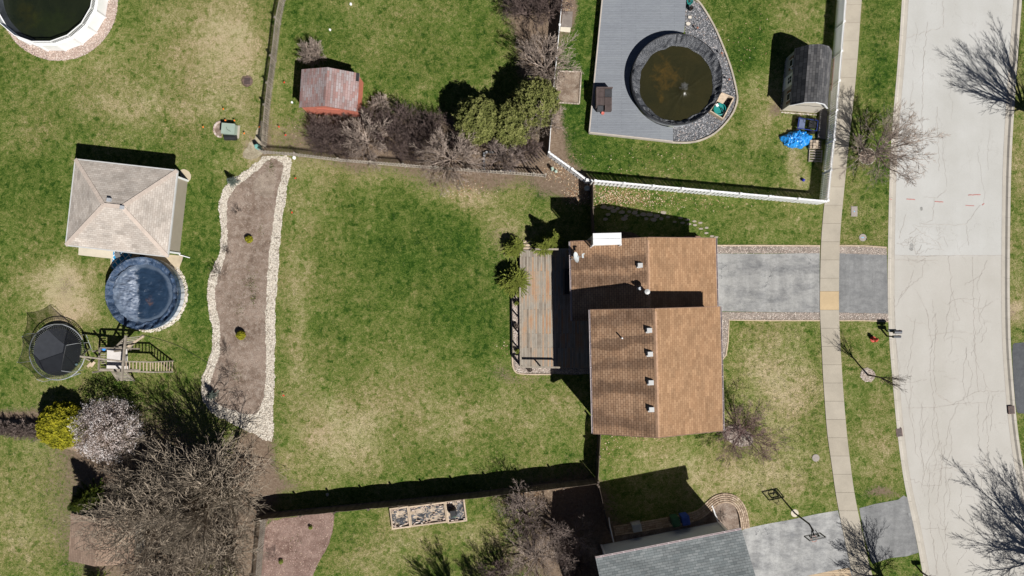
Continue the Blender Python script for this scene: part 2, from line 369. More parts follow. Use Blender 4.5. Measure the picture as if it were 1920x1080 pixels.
M_tan = simple('tan_siding', (.31, .27, .215), .06, 1, 0, .7); M_bluegrey = simple('blue_grey_siding', (.50, .54, .56), .05, 1, 0, .7); M_cream = simple('cream_siding', (.55, .50, .42), .05, 1, 0, .7); M_shadesid = simple('shaded_siding', (.36, .34, .32), .06, 1, 0, .7); M_brick = simple('brown_brick', (.22, .13, .09), .3, 5, 20, .85)
M_glass = simple('dark_window_glass', (.03, .035, .04), .1, 1, 0, .1, .6)

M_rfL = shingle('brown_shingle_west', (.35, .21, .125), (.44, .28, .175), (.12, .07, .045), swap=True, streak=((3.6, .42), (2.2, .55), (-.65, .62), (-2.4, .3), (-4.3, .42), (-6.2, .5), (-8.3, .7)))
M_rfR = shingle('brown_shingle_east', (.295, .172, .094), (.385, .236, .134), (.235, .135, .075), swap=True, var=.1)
M_rfG = shingle('grey_shingle', (.225, .25, .25), (.335, .355, .35), (.13, .145, .15), row=.17, tab=.42)
M_rfT = shingle('tan_shingle', (.44, .385, .335), (.54, .485, .43), (.35, .30, .26), row=.15, tab=.32); M_rfTs = shingle('tan_shingle_side', (.44, .385, .335), (.54, .485, .43), (.35, .30, .26), row=.15, tab=.32, swap=True)
M_rfP = shingle('pinkish_shingle', (.33, .19, .17), (.37, .33, .33), (.22, .15, .13), row=.17, tab=.5, swap=True); M_rfK = shingle('charcoal_shingle', (.075, .075, .08), (.16, .155, .155), (.04, .04, .04), row=.2, tab=.42, swap=True)
M_rfB = shingle('pale_brown_shingle', (.30, .21, .155), (.36, .26, .195), (.22, .15, .11), row=.17, tab=.4, swap=True)
M_cap = simple('ridge_cap_shingle', (.50, .42, .36), .1, 3, 16, .9)
M_deck = boards('old_deck_boards', [(.15, .12, .09), (.27, .225, .18), (.37, .33, .275), (.44, .285, .18), (.40, .21, .12)], .14, 'y')
M_comp = boards('grey_composite_deck', [(.225, .24, .265), (.245, .262, .288), (.27, .288, .31)], .14, 'x', .03)

# ------------------------------------------------------------------ the ground (one sheet, finer where the photo looks)
DRY = [(250, 150, 220, 120, .12), (700, 740, 200, 110, .03), (800, 520, 150, 130, -.10), (850, 400, 110, 60, -.12), (640, 430, 80, 70, -.08), (150, 380, 160, 80, -.06), (1450, 700, 110, 170, .16), (1340, 880, 180, 70, .14), (1640, 740, 50, 180, .12), (900, 1020, 160, 60, .1), (90, 960, 120, 120, .1),
  # photo x, y, rx, ry, amount: patches where the sward is dry or lush
 (370, 70, 110, 80, .34), (430, 110, 60, 90, .32), (330, 200, 130, 60, .28), (450, 30, 50, 60, .3), (60, 150, 70, 40, .18), (120, 540, 52, 48, 1.3), (130, 590, 35, 30, .6), (480, 275, 30, 26, 1.0),
 (250, 200, 160, 20, .2), (180, 230, 80, 30, -.1), (230, 40, 40, 40, -.15), (60, 330, 80, 80, -.22), (40, 640, 60, 30, .15), (30, 720, 80, 60, .1), (100, 900, 130, 90, .24), (60, 1010, 90, 60, .28), (370, 400, 50, 140, -.2), (350, 590, 40, 90, -.15),
 (640, 850, 80, 55, .42), (700, 780, 180, 60, .28), (760, 700, 100, 60, .2), (620, 800, 70, 40, .3), (870, 790, 60, 40, .28), (1010, 780, 100, 60, .2), (560, 350, 30, 60, .1), (700, 320, 160, 22, .35), (870, 350, 70, 36, .62), (880, 375, 30, 22, .4), (960, 420, 40, 45, .35), (925, 440, 28, 50, .3),
 (560, 520, 26, 180, .2), (555, 640, 18, 90, .25), (800, 470, 90, 70, -.28), (700, 400, 90, 50, -.1), (610, 640, 50, 60, -.08), (880, 600, 90, 60, -.18), (910, 650, 40, 30, -.2), (850, 540, 70, 60, -.12), (1010, 440, 30, 25, .25), (1020, 520, 10, 10, 0),
 (700, 60, 90, 40, .05), (800, 110, 150, 60, -.15), (910, 105, 18, 12, -.3), (570, 250, 40, 30, .15), (700, 140, 40, 90, .05), (900, 60, 90, 40, -.12), (590, 20, 60, 60, -.12),
 (1080, 130, 60, 120, -.28), (1075, 230, 40, 40, -.1), (1420, 40, 70, 60, -.15), (1400, 90, 60, 60, -.22), (1415, 130, 40, 60, -.1), (1490, 30, 45, 60, .4), (1440, 170, 26, 50, .5), (1425, 230, 30, 40, .35), (1490, 300, 26, 50, .75), (1440, 310, 50, 40, -.15), (1200, 285, 150, 30, -.2), (1290, 330, 120, 20, .05),
 (1460, 400, 90, 30, .04), (1400, 440, 80, 20, .05), (1640, 60, 30, 120, -.25), (1625, 120, 14, 26, .35), (1655, 200, 20, 60, -.1), (1630, 350, 30, 24, .05), (1630, 430, 30, 40, .05), (1640, 330, 20, 30, -.1),
 (1450, 700, 60, 60, .32), (1490, 760, 60, 70, .3), (1420, 640, 50, 40, .04), (1520, 640, 20, 40, -.1), (1360, 900, 100, 40, .34), (1220, 860, 90, 40, .3), (1480, 900, 70, 60, .3), (1140, 850, 20, 40, -.1), (1640, 780, 26, 60, .2), (1650, 860, 22, 40, .22), (1630, 925, 30, 20, -.3), (1640, 900, 26, 20, .1), (1600, 660, 26, 50, .05), (1620, 750, 30, 40, -.05),
 (1910, 200, 20, 180, .25), (1910, 560, 16, 50, .2), (1905, 590, 14, 14, .7), (700, 1030, 60, 40, .3), (660, 990, 30, 30, -.05), (800, 1010, 60, 30, .12), (900, 1010, 60, 40, .3), (690, 1075, 30, 20, .2), (920, 900, 160, 30, .12), (560, 900, 60, 30, .15)]
BARE = [(205, 480, 20, 14, .5), (125, 538, 30, 28, .45), (478, 275, 26, 20, .45), (720, 265, 190, 50, 1.1), (930, 290, 120, 50, 1.0), (1010, 100, 42, 95, .95), (1000, 10, 60, 45, .8), (1035, 335, 36, 30, 1.0), (1085, 355, 30, 26, 1.0), (960, 440, 40, 24, .35), (925, 480, 14, 60, .3), (940, 700, 30, 24, .4), (1000, 712, 60, 8, .4),
 (870, 345, 80, 24, .35), (1490, 210, 60, 14, .6), (1495, 320, 16, 40, .35), (1445, 195, 12, 40, .4), (1622, 292, 26, 26, .55), (1627, 680, 10, 10, .2), (1660, 710, 20, 12, .25), (1660, 922, 38, 9, .7), (1395, 820, 60, 50, .4), (290, 960, 165, 150, 1.3), (180, 820, 60, 60, .9), (480, 880, 34, 80, 1.2), (40, 790, 60, 20, 1.4), (470, 1040, 26, 60, 1.2),
 (1085, 1000, 60, 110, 1.2), (1000, 930, 90, 30, .7), (1000, 1040, 100, 60, .6), (1240, 1000, 110, 22, .9), (1065, 20, 14, 30, 1.1), (1042, 270, 14, 30, .9), (1040, 210, 10, 30, .5), (540, 912, 40, 12, .4), (1170, 372, 40, 14, .25), (590, 215, 20, 12, .4), (720, 190, 26, 16, .5), (500, 200, 9, 200, .35), (1895, 590, 20, 20, .5), (300, 760, 80, 14, .15), (340, 300, 20, 12, .3)]
def axis(lo, hi, st, far):
    a = []; v = lo
    while v <= hi: a.append(v); v += st
    out = []; v = lo; d = st
    while v > -far: d *= 1.7; v -= d; out.append(v)
    return out[::-1] + a + [hi + (lo - x) + (a[-1] - hi) for x in out]
xs = axis(-46, 46, .3, 600)
xs = sorted(set(x for x in xs if not (30.2 < x < 36.2 or 40 < x < 46)) | set(30.2 + .08 * k for k in range(76)) | set(40 + .08 * k for k in range(76))); ys = axis(-27, 29, .3, 600)
def field(lst, X, Y):
    t = 0
    for a, b, rx, ry, k in lst:
        e = ((X - a) / rx) ** 2 + ((Y - b) / ry) ** 2
        if e < 6: t += k * math.exp(-e * .9)
    return t
KL = [(1698, -120), (1691, 0), (1684, 110), (1675, 210), (1669, 290), (1666, 400), (1664, 520), (1665, 590), (1668, 650), (1674, 720), (1680, 790), (1687, 850), (1695, 905), (1706, 955), (1716, 1000), (1729, 1070), (1745, 1150), (1760, 1220)]
KR = [(1925, -120), (1916, 0), (1908, 110), (1901, 210), (1896, 300), (1894, 400), (1893, 520), (1893.5, 590), (1895, 650), (1900, 720), (1906, 790), (1914, 850), (1924, 905), (1936, 955), (1949, 1000), (1968, 1070), (1990, 1150), (2010, 1220)]
def at_y(line, y):
    for a, b in zip(line, line[1:]):
        if a[1] <= y <= b[1]: return a[0] + (b[0] - a[0]) * (y - a[1]) / (b[1] - a[1])
KLs, KRs = smooth(KL, 3, False), smooth(KR, 3, False)
v = []; cols = []
for y in ys:
    YY = NY - y / PX; ka, kb = at_y(KLs, YY), at_y(KRs, YY)
    for x in xs:
        X, Y = NX + x / PX, NY - y / PX
        wx = mnoise.noise((x * .35, y * .35, 3)) * 26; wy = mnoise.noise((x * .35, y * .35, 8)) * 26
        d = .435 + field(DRY, X + wx, Y + wy) * .62 + .10 * mnoise.noise((x * .16, y * .16, 14)) + .07 * math.sin((X * .94 + Y * .34) * .42) * max(0, min(1, (500 - X) / 60)) * .35; b = field(BARE, X + wx * .5, Y + wy * .5)
        v.append((x, y, -.13 if ka and ka + 3.5 < X < kb - 3.5 else 0)); cols += [max(0, min(1, d)), max(0, min(1, b)), 0, 1]
nx = len(xs); fcs = [(j * nx + i, j * nx + i + 1, (j + 1) * nx + i + 1, (j + 1) * nx + i) for j in range(len(ys) - 1) for i in range(nx - 1)]
me = bpy.data.meshes.new('ground'); me.from_pydata(v, [], fcs); ca = me.color_attributes.new('paint', 'FLOAT_COLOR', 'POINT'); ca.data.foreach_set('color', cols)
me.materials.append(M_lawn); gr = bpy.data.objects.new('ground', me); C.objects.link(gr); gr['kind'] = 'structure'

# ------------------------------------------------------------------ street, kerbs, pavement, driveways
def sm_line(pts, it=2): return smooth(gl(pts), it, False)
cl, cr = KL, KR
L = sm_line(cl, 3); Rr = sm_line(cr, 3)
struct('road', M().strip(offs(L, .28), offs(Rr, -.28), -.102, .5), M_road)
for nm, ln, sg in (('gutter', L, 1), ('gutter', Rr, -1)):
    struct('gutter', M().strip(offs(ln, sg * .28), offs(ln, sg * .60), -.098, .5), M_gut)
for ln, sg in ((L, 1), (Rr, -1)):
    m = M(); a = ln; b = offs(ln, sg * .20); nn = len(a)
    for i in range(0, nn - 1):
        m.ridge(a[i:i + 2], b[i:i + 2], -.14, .014, random.choice((.2, .5, .8, .9)) if i % 3 == 0 else m.r[-1]); e2 = offs(ln, sg * .32)[i:i + 2]; m.add([(*b[i], .014), (*b[i + 1], .014), (*e2[1], -.101), (*e2[0], -.101)], [(0, 1, 2, 3)], m.r[-1])
    struct('kerb', m, M_curb)
# sidewalk slabs
wl = [(1592, -70), (1585, 0), (1577, 135), (1560, 270), (1550, 340), (1543.5, 400), (1539, 450), (1537, 540), (1537, 590), (1540, 640), (1543, 710), (1546, 750), (1550, 810), (1559, 870), (1567, 930), (1579, 990), (1592, 1050), (1600, 1085), (1618, 1150)]
wr = [(1622, -70), (1615, 0), (1606, 135), (1591, 270), (1584, 340), (1578, 400), (1574, 450), (1572.5, 540), (1572.5, 590), (1575, 640), (1579, 710), (1582, 750), (1587, 810), (1594, 870), (1602, 930), (1615, 990), (1627, 1050), (1636, 1080), (1654, 1145)]
def at_y(line, y):
    for a, b in zip(line, line[1:]):
        if a[1] <= y <= b[1]: return a[0] + (b[0] - a[0]) * (y - a[1]) / (b[1] - a[1])
def smp(line):
    s_ = smooth(line, 3, False); return s_
wls, wrs = smp(wl), smp(wr)
ms = M(); mn = M(); y = -60
while y < 1110:
    y2 = y + 34.2; t = .4
    new = 540 < y < 560
    if y < 546 < y2: y2 = 546
    if abs(y - 546) < 1: y2 = 581; new = True
    p = [(at_y(wls, y + t), y + t), (at_y(wrs, y + t), y + t), (at_y(wrs, (y + y2) / 2), (y + y2) / 2), (at_y(wrs, y2), y2), (at_y(wls, y2), y2), (at_y(wls, (y + y2) / 2), (y + y2) / 2)]
    (mn if new and abs(y - 546) < 1 else ms).prism(gl(p), -.02, .045)
    y = y2
m = M(); m.prism(gl([(at_y(wls, k), k) for k in range(-60, 1100, 20)] + [(at_y(wrs, k), k) for k in range(1080, -61, -20)]), -.02, .022); 
struct('sidewalk_joint', m, M_dirt); struct('sidewalk', ms, M_walk); struct('sidewalk_new_slab', mn, M_newslab)
# driveways
struct('driveway', M().sheet(gl([(1300, 475), (1430, 476), (1537, 474.5), (1536.5, 530), (1537, 586), (1440, 585), (1300, 583)]), .008), M_asph)
struct('driveway_apron', M().sheet(gl([(1573, 475), (1663, 477), (1664, 530), (1665, 589), (1573, 586)]), .008), M_asph2)
lowd = [(1380, 1002), (1397, 991), (1440, 982), (1480, 975), (1530, 964), (1571, 957), (1583, 1005), (1594, 1050), (1602, 1086), (1625, 1170), (1380, 1170)]
struct('neighbour_driveway', M().sheet(gl(lowd), .008), M_asph3)
struct('neighbour_apron', M().sheet(gl([(1611, 953), (1640, 945), (1684, 937), (1694, 929), (1702, 933), (1712, 980), (1722, 1036), (1700, 1043), (1670, 1046), (1635, 1057), (1620, 1005)]), .008), M_asph2)
struct('far_driveway', M().sheet(smooth(gl([(1897.5, 648), (1903, 642), (1990, 640), (1990, 778), (1910, 776), (1905, 770), (1899, 700)]), 1), .008), M_asph4)
m = M(); struct('driveway_paver_strip', m.sheet(gl([(1500, 1085), (1520, 1078), (1560, 1070), (1592, 1064), (1600, 1090), (1615, 1170), (1480, 1170)]), .013), boards('paver', [(.45, .33, .22), (.55, .42, .28), (.60, .47, .33)], .2, 'x', .06))

# cracks and joints in the street
random.seed(5)
def crack(m, pts, wd=.018, jit=2.2):
    p = []
    for i in range(len(pts) - 1):
        a, b = pts[i], pts[i + 1]; k = max(2, int(math.dist(a, b) / 5))
        for j in range(k):
            t = j / k; p.append((a[0] + (b[0] - a[0]) * t + random.gauss(0, jit * .5), a[1] + (b[1] - a[1]) * t + random.gauss(0, jit * .5)))
    p.append(pts[-1]); p = gl(p); m.strip(offs(p, wd / 2), offs(p, -wd / 2), -.093, random.random())
mc = M()
for c_ in ([(1738, 580), (1748, 640), (1745, 700), (1752, 750), (1760, 800), (1765, 860)], [(1748, 560), (1757, 600), (1752, 700), (1758, 740), (1790, 760)], [(1825, 480), (1828, 600), (1830, 660), (1836, 735)], [(1676, 718), (1702, 718), (1740, 712)],
           [(1780, 480), (1785, 540), (1800, 600), (1790, 600)], [(1712, 725), (1705, 770), (1715, 810), (1720, 850), (1745, 890)], [(1758, 738), (1790, 758), (1830, 735), (1888, 734)], [(1760, 763), (1800, 757), (1850, 756)], [(1700, 765), (1760, 764)],
           [(1736, 370), (1757, 372), (1776, 356)], [(1700, 400), (1692, 430), (1687, 447)], [(1752, 373), (1752, 412), (1726, 420)], [(1730, 420), (1812, 422), (1840, 384)], [(1814, 423), (1818, 460)], [(1852, 488), (1842, 515), (1810, 535)], [(1735, 488), (1730, 520), (1703, 540), (1688, 556)],
           [(1800, 755), (1780, 800), (1770, 860), (1760, 930)], [(1838, 755), (1835, 800), (1840, 860)], [(1700, 895), (1740, 912), (1765, 910), (1768, 830)], [(1742, 630), (1790, 622), (1825, 625)], [(1678, 555), (1680, 640), (1690, 700)], [(1731, 300), (1732, 120), (1740, 40)], [(1758, 200), (1762, 320)], [(1700, 70), (1770, 50), (1770, 0)], [(1745, 870), (1742, 960), (1760, 1080)], [(1800, 560), (1840, 580), (1864, 565)], [(1700, 590), (1715, 605), (1738, 608)], [(1722, 440), (1712, 450), (1720, 478)], [(1720, 215), (1730, 235), (1724, 262)], [(1770, 460), (1720, 430), (1706, 440)]):
    crack(mc, c_)
for k in range(26):                                   # alligator cracks around the worn spot
    a = (random.uniform(1690, 1765), random.uniform(430, 495)); crack(mc, [a, (a[0] + random.uniform(-16, 16), a[1] + random.uniform(-14, 14)), (a[0] + random.uniform(-26, 26), a[1] + random.uniform(-20, 20))], .013)
for k in range(34):
    y0_ = random.uniform(490, 1040); x0_ = at_y(cl, y0_) + random.uniform(25, 195); p_ = [(x0_, y0_)]; dx_ = random.gauss(0, .12)
    for j in range(random.randint(3, 9)): p_.append((p_[-1][0] + random.gauss(dx_ * 20, 5), p_[-1][1] + random.uniform(12, 26)))
    crack(mc, p_, random.uniform(.010, .016), 2.6)
for k in range(10):
    y0_ = random.uniform(490, 1040); x0_ = at_y(cl, y0_) + random.uniform(15, 140); p_ = [(x0_, y0_)]
    for j in range(random.randint(2, 4)): p_.append((p_[-1][0] + random.uniform(10, 24), p_[-1][1] + random.gauss(0, 6)))
    crack(mc, p_, random.uniform(.010, .015), 2.6)
for k in range(9):
    y0_ = random.uniform(-10, 300); x0_ = at_y(cl, max(0, y0_)) + random.uniform(25, 190); p_ = [(x0_, y0_)]
    for j in range(random.randint(2, 6)): p_.append((p_[-1][0] + random.gauss(0, 3), p_[-1][1] + random.uniform(12, 26)))
    crack(mc, p_, .009, 2.0)
for yy in (479,): crack(mc, [(1676, 478), (1720, 480), (1790, 479), (1882, 479)], .03, .6)
crack(mc, [(1677, 487), (1720, 488), (1760, 488)], .02, .8)
p0 = [(a, b) for a, b in cl]
for dx, wd in ((12.8, .022),): 
    for ln, sg in ((L, 1), (Rr, -1)):
        e = offs(ln, sg * .60); mc.strip(offs(e, wd / 2), offs(e, -wd / 2), -.093)
struct('road_cracks', mc, simple('crack_filling', (.38, .335, .295), .25, 3, 0))
m = M()
for y in range(-10, 1100, 38):
    for ln, sg in ((smooth(cl, 3, False), 1), (smooth(cr, 3, False), -1)):
        x = at_y(ln, y)
        if x: a = g(x - 0.5 * sg, y); b = g(x + 13 * sg, y + 1); m.beam((a[0], a[1], .014), ((a[0] * .45 + b[0] * .55), (a[1] * .45 + b[1] * .55), .014), .012, .006)
struct('kerb_joints', m, simple('dark_joint', (.16, .14, .12), .1))  # dark colour of the kerb joints themselves
m = M()
for a, b, y1, y2, wd in ((1667, 1672, 373, 374, .06), (1701, 1717, 373, 374, .075), (1754, 1770, 377.5, 378.5, .075), (1817, 1840, 365.5, 364.5, .075), (1812, 1828, 385, 385.5, .06), (1843, 1847, 384, 381, .08)):
    p, e = g(a, y1), g(b, y2); ln = dens([p, e], .08, False); ln = [(x, y + random.uniform(-.012, .012)) for x, y in ln]
    m.strip(offs(ln, wd / 2), offs(ln, -wd / 2), -.090 if a > 1690 else .018)
struct('survey_paint_marks', m, simple('red_marking_paint', (.46, .20, .18), .2, 8, 40))
m = M(); m.sheet(rough(circ(*g(1710, 463), .16, 12, .33), .1, .05), -.096); m.sheet(rough(circ(*g(1729, 391), .12, 10, .17), .1, .04), -.096); struct('road_patch', m, simple('worn_tar', (.30, .295, .28), .3, 4))

# gravel strips beside the drive
random.seed(11)
mb = M(); mg = M(); me_ = M()
strips = [[(1342, 461), (1537, 461), (1537, 475), (1342, 475)], [(1573, 461), (1662, 464), (1663, 478), (1573, 475)], [(1350, 585), (1537, 586), (1537, 600), (1366, 599), (1364, 640), (1360, 665), (1352, 674), (1342, 674), (1342, 585)], [(1573, 586), (1665, 588), (1666, 601), (1573, 600)]]
for p in strips:
    P = gl(p); mb.sheet(P, .012); A = abs(sum(P[i][0] * P[(i + 1) % len(P)][1] - P[(i + 1) % len(P)][0] * P[i][1] for i in range(len(P)))) / 2
    scatter(mg, P, int(A * 95), .03, .07, .012)
struct('gravel_border_bed', mb, M_gravbed); stuff('gravel', mg, M_gravel, 'pale pinkish gravel strips edging the asphalt driveway', 'gravel')
for p in ([(1342, 460.5), (1440, 460.5), (1537, 461)], [(1573, 460.5), (1620, 461), (1662, 464)], [(1537, 601), (1440, 601), (1367, 600), (1365, 640), (1361, 666), (1353, 676)], [(1573, 601), (1620, 601), (1666, 603)]):
    P = gl(p); me_.ridge(offs(P, .05), offs(P, -.05), 0, .05)
struct('gravel_edging', me_, M_wood4)

# ------------------------------------------------------------------ planting beds and yard surfaces
random.seed(21)
bed_out = [(497, 291), (480, 305), (458, 322), (432, 336), (416, 358), (410, 385), (414, 420), (415, 450), (410, 480), (399, 502), (388, 535), (389, 570), (397, 610), (398, 655), (388, 685), (377, 710), (378, 745), (392, 772), (430, 792), (470, 810), (500, 826), (512, 828), (512, 790), (514, 720), (516, 600), (518, 540), (523, 480), (528, 420), (536, 360), (545, 320), (549, 292)]
bed_in = [(503, 296), (492, 312), (468, 332), (446, 346), (432, 362), (424, 388), (427, 425), (427, 455), (421, 486), (413, 508), (402, 538), (403, 568), (413, 612), (414, 660), (403, 690), (395, 712), (395, 738), (406, 758), (440, 772), (478, 778), (487, 768), (496, 745), (499, 700), (498, 600), (500, 540), (505, 480), (512, 420), (520, 370), (530, 318), (530, 303)]
bo = rough(gl(bed_out), .3, .08); bi = rough(gl(bed_in), .3, .1)
struct('stone_border_bed', M().sheet(bo, .006), M_stbed)
struct('mulch_bed', M().sheet(bi, .02), M_mulch); struct('pale_soil_patch', M().sheet(rough(gl([(492, 325), (520, 322), (518, 350), (508, 372), (480, 366), (470, 345)]), .15, .2), .024), mulch('pale_soil', (.36, .28, .22), (.42, .34, .27), (.48, .40, .33)))
m = M(); scatter(m, bo, 9500, .035, .085, .004, [bi], .6)
stuff('edging_rocks', m, M_stone, 'band of pale edging rocks curving around the long mulch bed', 'rocks')
m = M()
scatter(m, bi, 2600, .015, .05, .018, (), .4); stuff('wood_chips', m, rndramp('chip', [(0, (.10, .07, .05)), (.5, (.28, .20, .15)), (.9, (.42, .33, .27)), (1, (.5, .42, .34))]), 'brown wood chips covering the long mulch bed', 'wood chips')
struct('reddish_mulch_bed', M().sheet(rough(gl([(500, 978), (540, 970), (600, 962), (627, 960), (626, 985), (620, 1012), (606, 1040), (590, 1068), (583, 1100), (490, 1100), (494, 1020)]), .3, .06), .01), M_rmulch)
m = M(); scatter(m, gl([(500, 978), (627, 962), (624, 1000), (604, 1040), (590, 1080), (494, 1080)]), 1300, .02, .055, .01, (), .4); stuff('red_wood_chips', m, rndramp('rchip', [(0, (.15, .08, .06)), (.5, (.34, .22, .18)), (.9, (.50, .37, .31)), (1, (.55, .42, .30))]), 'reddish wood chips in the bed beside the picket fence', 'wood chips')
struct('straw_patch', M().sheet(rough(gl([(486, 226), (496, 228), (497, 286), (484, 296), (466, 302), (452, 292), (468, 268), (480, 258)]), .15, .1), .008), mulch('straw_cover', (.40, .33, .22), (.52, .45, .32), (.60, .53, .39)))
# small mulch round the lot of the neighbour's front bed, with terraced brick edging
pv = smooth(gl([(1160, 1010), (1240, 1000), (1310, 975), (1326, 950), (1334, 940), (1346, 932), (1362, 930), (1378, 935), (1392, 950), (1398, 970), (1399, 992)]), 3, False)
struct('front_bed_mulch', M().sheet(gl([(1155, 1020), (1155, 1003), (1240, 985), (1326, 962), (1332, 946), (1350, 938), (1375, 940), (1390, 958), (1394, 990), (1380, 1005)]), .014), M_mulch)
m = M(); pvb = smooth(gl([(1150, 988), (1230, 975), (1300, 962), (1316, 952), (1330, 937), (1344, 928), (1363, 925), (1382, 931), (1396, 948), (1402, 970), (1404, 990)]), 3, False)
for k in range(5):
    ln = offs(pvb, -.155 * k); ln2 = []; acc = 0
    p = dens(ln, .12, False)
    for i in range(0, len(p) - 2, 2):
        a, b = p[i], p[min(i + 2, len(p) - 1)]; d = math.dist(a, b)
        if d < .02: continue
        m.box(((a[0] + b[0]) / 2, (a[1] + b[1]) / 2, .03 + .03 * k), (d * .93, .115, .10 + .0 * k), math.atan2(b[1] - a[1], b[0] - a[0]))
tag(m.build('terraced_brick_edging', rndramp('paver_brick', [(0, (.30, .21, .145)), (.5, (.44, .33, .235)), (1, (.54, .42, .31))])), 'curving five row tan brick edging around the grey house corner bed', 'brick edging')
# shed patio, rug, stone ring round the blue pool
struct('pavilion_patio', M().sheet(gl([(148, 458), (214, 462), (214, 485), (200, 484), (147, 478)]), .012), M_patio)
struct('tan_pool_patio', M().sheet(rough(gl([(207, 472), (300, 476), (344, 480), (337, 500), (336, 530), (346, 560), (336, 560), (300, 500), (215, 500), (207, 500)]), .4, .03, 0), .008), M_tanpatio)
struct('dirt_patch', M().sheet(rough(gl([(335, 322), (342, 317), (352, 319), (359, 330), (357, 340), (345, 342)]), .15, .05), .01), M_tanpatio)
mm = M(); scatter(mm, circ(*g(280.5, 550.5), 72 * PX), 800, .05, .1, .0, [circ(*g(280.5, 550.5), 66 * PX), gl([(190, 465), (335, 465), (330, 520), (190, 520)])]); stuff('pool_stones', mm, M_stone, 'cream stones ringing the navy covered pool', 'stones')
struct('pool_gravel_ring', M().sheet(rough(circ(*g(110, 3), 111 * PX, 40), .4, .06, 0), .01), M_pgbed)
mm = M(); scatter(mm, circ(*g(110, 3), 111 * PX), 4500, .03, .06, .01, [circ(*g(107, 0), 96 * PX)]); stuff('pink_gravel', mm, M_pgravel, 'pinkish gravel ring around the white walled pool', 'gravel')
# gravel around the timber deck
dk = gl([(960, 560), (972, 545), (985, 545), (985, 470), (1100, 470), (1110, 700), (1080, 703), (1040, 701), (975, 701), (965, 696), (962, 680)])
struct('deck_gravel_bed', M().sheet(dk, .01), M_gravbed)
mm = M(); scatter(mm, gl([(961, 560), (976, 545), (976, 688), (1100, 688), (1105, 700), (975, 700), (965, 695)]), 1500, .04, .08, .01); stuff('deck_gravel', mm, M_gravel, 'mixed pale river stones along the edge of the old timber deck', 'gravel')
mm = M(); e = smooth(gl([(959, 555), (960, 680), (964, 696), (975, 702), (1035, 702)]), 2, False); mm.ridge(offs(e, .05), offs(e, -.05), 0, .08); struct('deck_gravel_edging', mm, M_wood4)
# tree rings
for (x, y, rx, ry, rot) in ((1627, 703, 14, 13, 0), (1384, 818, 30, 17, -.4)):
    p = rough(circ(0, 0, rx * PX, 20, ry * PX), .15, .06); cx, cy = g(x, y); p = [(a * math.cos(rot) - b * math.sin(rot) + cx, a * math.sin(rot) + b * math.cos(rot) + cy) for a, b in p]
    struct('tree_ring_bed', M().sheet(p, .01), M_gravbed); mm = M(); scatter(mm, p, 420, .04, .08, .01)
    stuff('tree_ring_stones', mm, M_gravel, 'round patch of pale stones under the slender kerbside sapling' if x > 1500 else 'angled patch of pale stones under the purple twigged tree by the brown roof', 'stones')
mm = M()
for i in range(30):
    t = 2 * PI * i / 30
    if not 20 < i < 22: mm.rock(*[a + b for a, b in zip(g(1626, 293), (math.cos(t) * .66, math.sin(t) * .66))], .0, random.uniform(.05, .09))
struct('tree_mulch', M().sheet(rough(circ(*g(1626, 293), .62, 16), .15, .05), .01), M_mulch); stuff('tree_ring_rocks', mm, M_stone, 'small white rocks in a circle around the street tree with wide crown', 'rocks')
struct('hedge_bed', M().sheet(rough(gl([(-40, 782), (60, 790), (100, 800), (140, 830), (150, 850), (90, 824), (40, 814), (-40, 806)]), .3, .08), .01), mulch('straw_dirt', (.30, .21, .14), (.44, .33, .23), (.5, .39, .28)))
# stepping stones beside the garage
st = [(1132, 388), (1142, 390), (1150, 395), (1158, 391), (1166, 398), (1140, 402), (1174, 405), (1135, 411), (1170, 410), (1190, 399), (1196, 404), (1212, 410), (1218, 402), (1231, 405), (1226, 412), (1240, 410), (1148, 389), (1180, 397), (1265, 416), (1252, 407), (1280, 418), (1276, 409), (1289, 412), (1292, 420), (1302, 415), (1303, 422), (1313, 418), (1314, 429), (1325, 427), (1324, 437), (1335, 443), (1343, 445), (1244, 399), (1206, 402)]
ORD = 'first second third fourth fifth sixth seventh eighth ninth tenth eleventh twelfth thirteenth fourteenth fifteenth sixteenth seventeenth eighteenth nineteenth twentieth'.split()
st.sort()
for i, (x, y) in enumerate(st):
    big = x < 1248; a = random.uniform(0, PI) if big else -.35; s_ = random.uniform(.17, .30) if big else .19
    p = [(s_ * random.uniform(.75, 1.15) * math.cos(t + a), s_ * (.6 if big else .5) * random.uniform(.8, 1.1) * math.sin(t + a)) for t in [k * PI / 3.5 for k in range(7)]]
    o = M().prism(p, 0, .035, random.random()).build('stepping_stone', M_gravbed if 0 else simple('flagstone', (.36, .31, .25), .15, 3, 16) if i == 0 else bpy.data.materials['flagstone'])
    o.location = (*g(x, y), 0); tag(o, ('large irregular' if big else 'small oblong') + ' stepping stone beside the garage, ' + (ORD[i] + ' from the left' if i < 17 else ORD[len(st) - 1 - i] + ' from the driveway end'), 'stepping stone', 'stepping stones beside the garage')
struct('shade_mulch', M().sheet(rough(gl([(1158, 440), (1160, 434), (1185, 436), (1210, 448), (1320, 450), (1320, 456), (1158, 456)]), .3, .04, 0), .01), M_dirt)
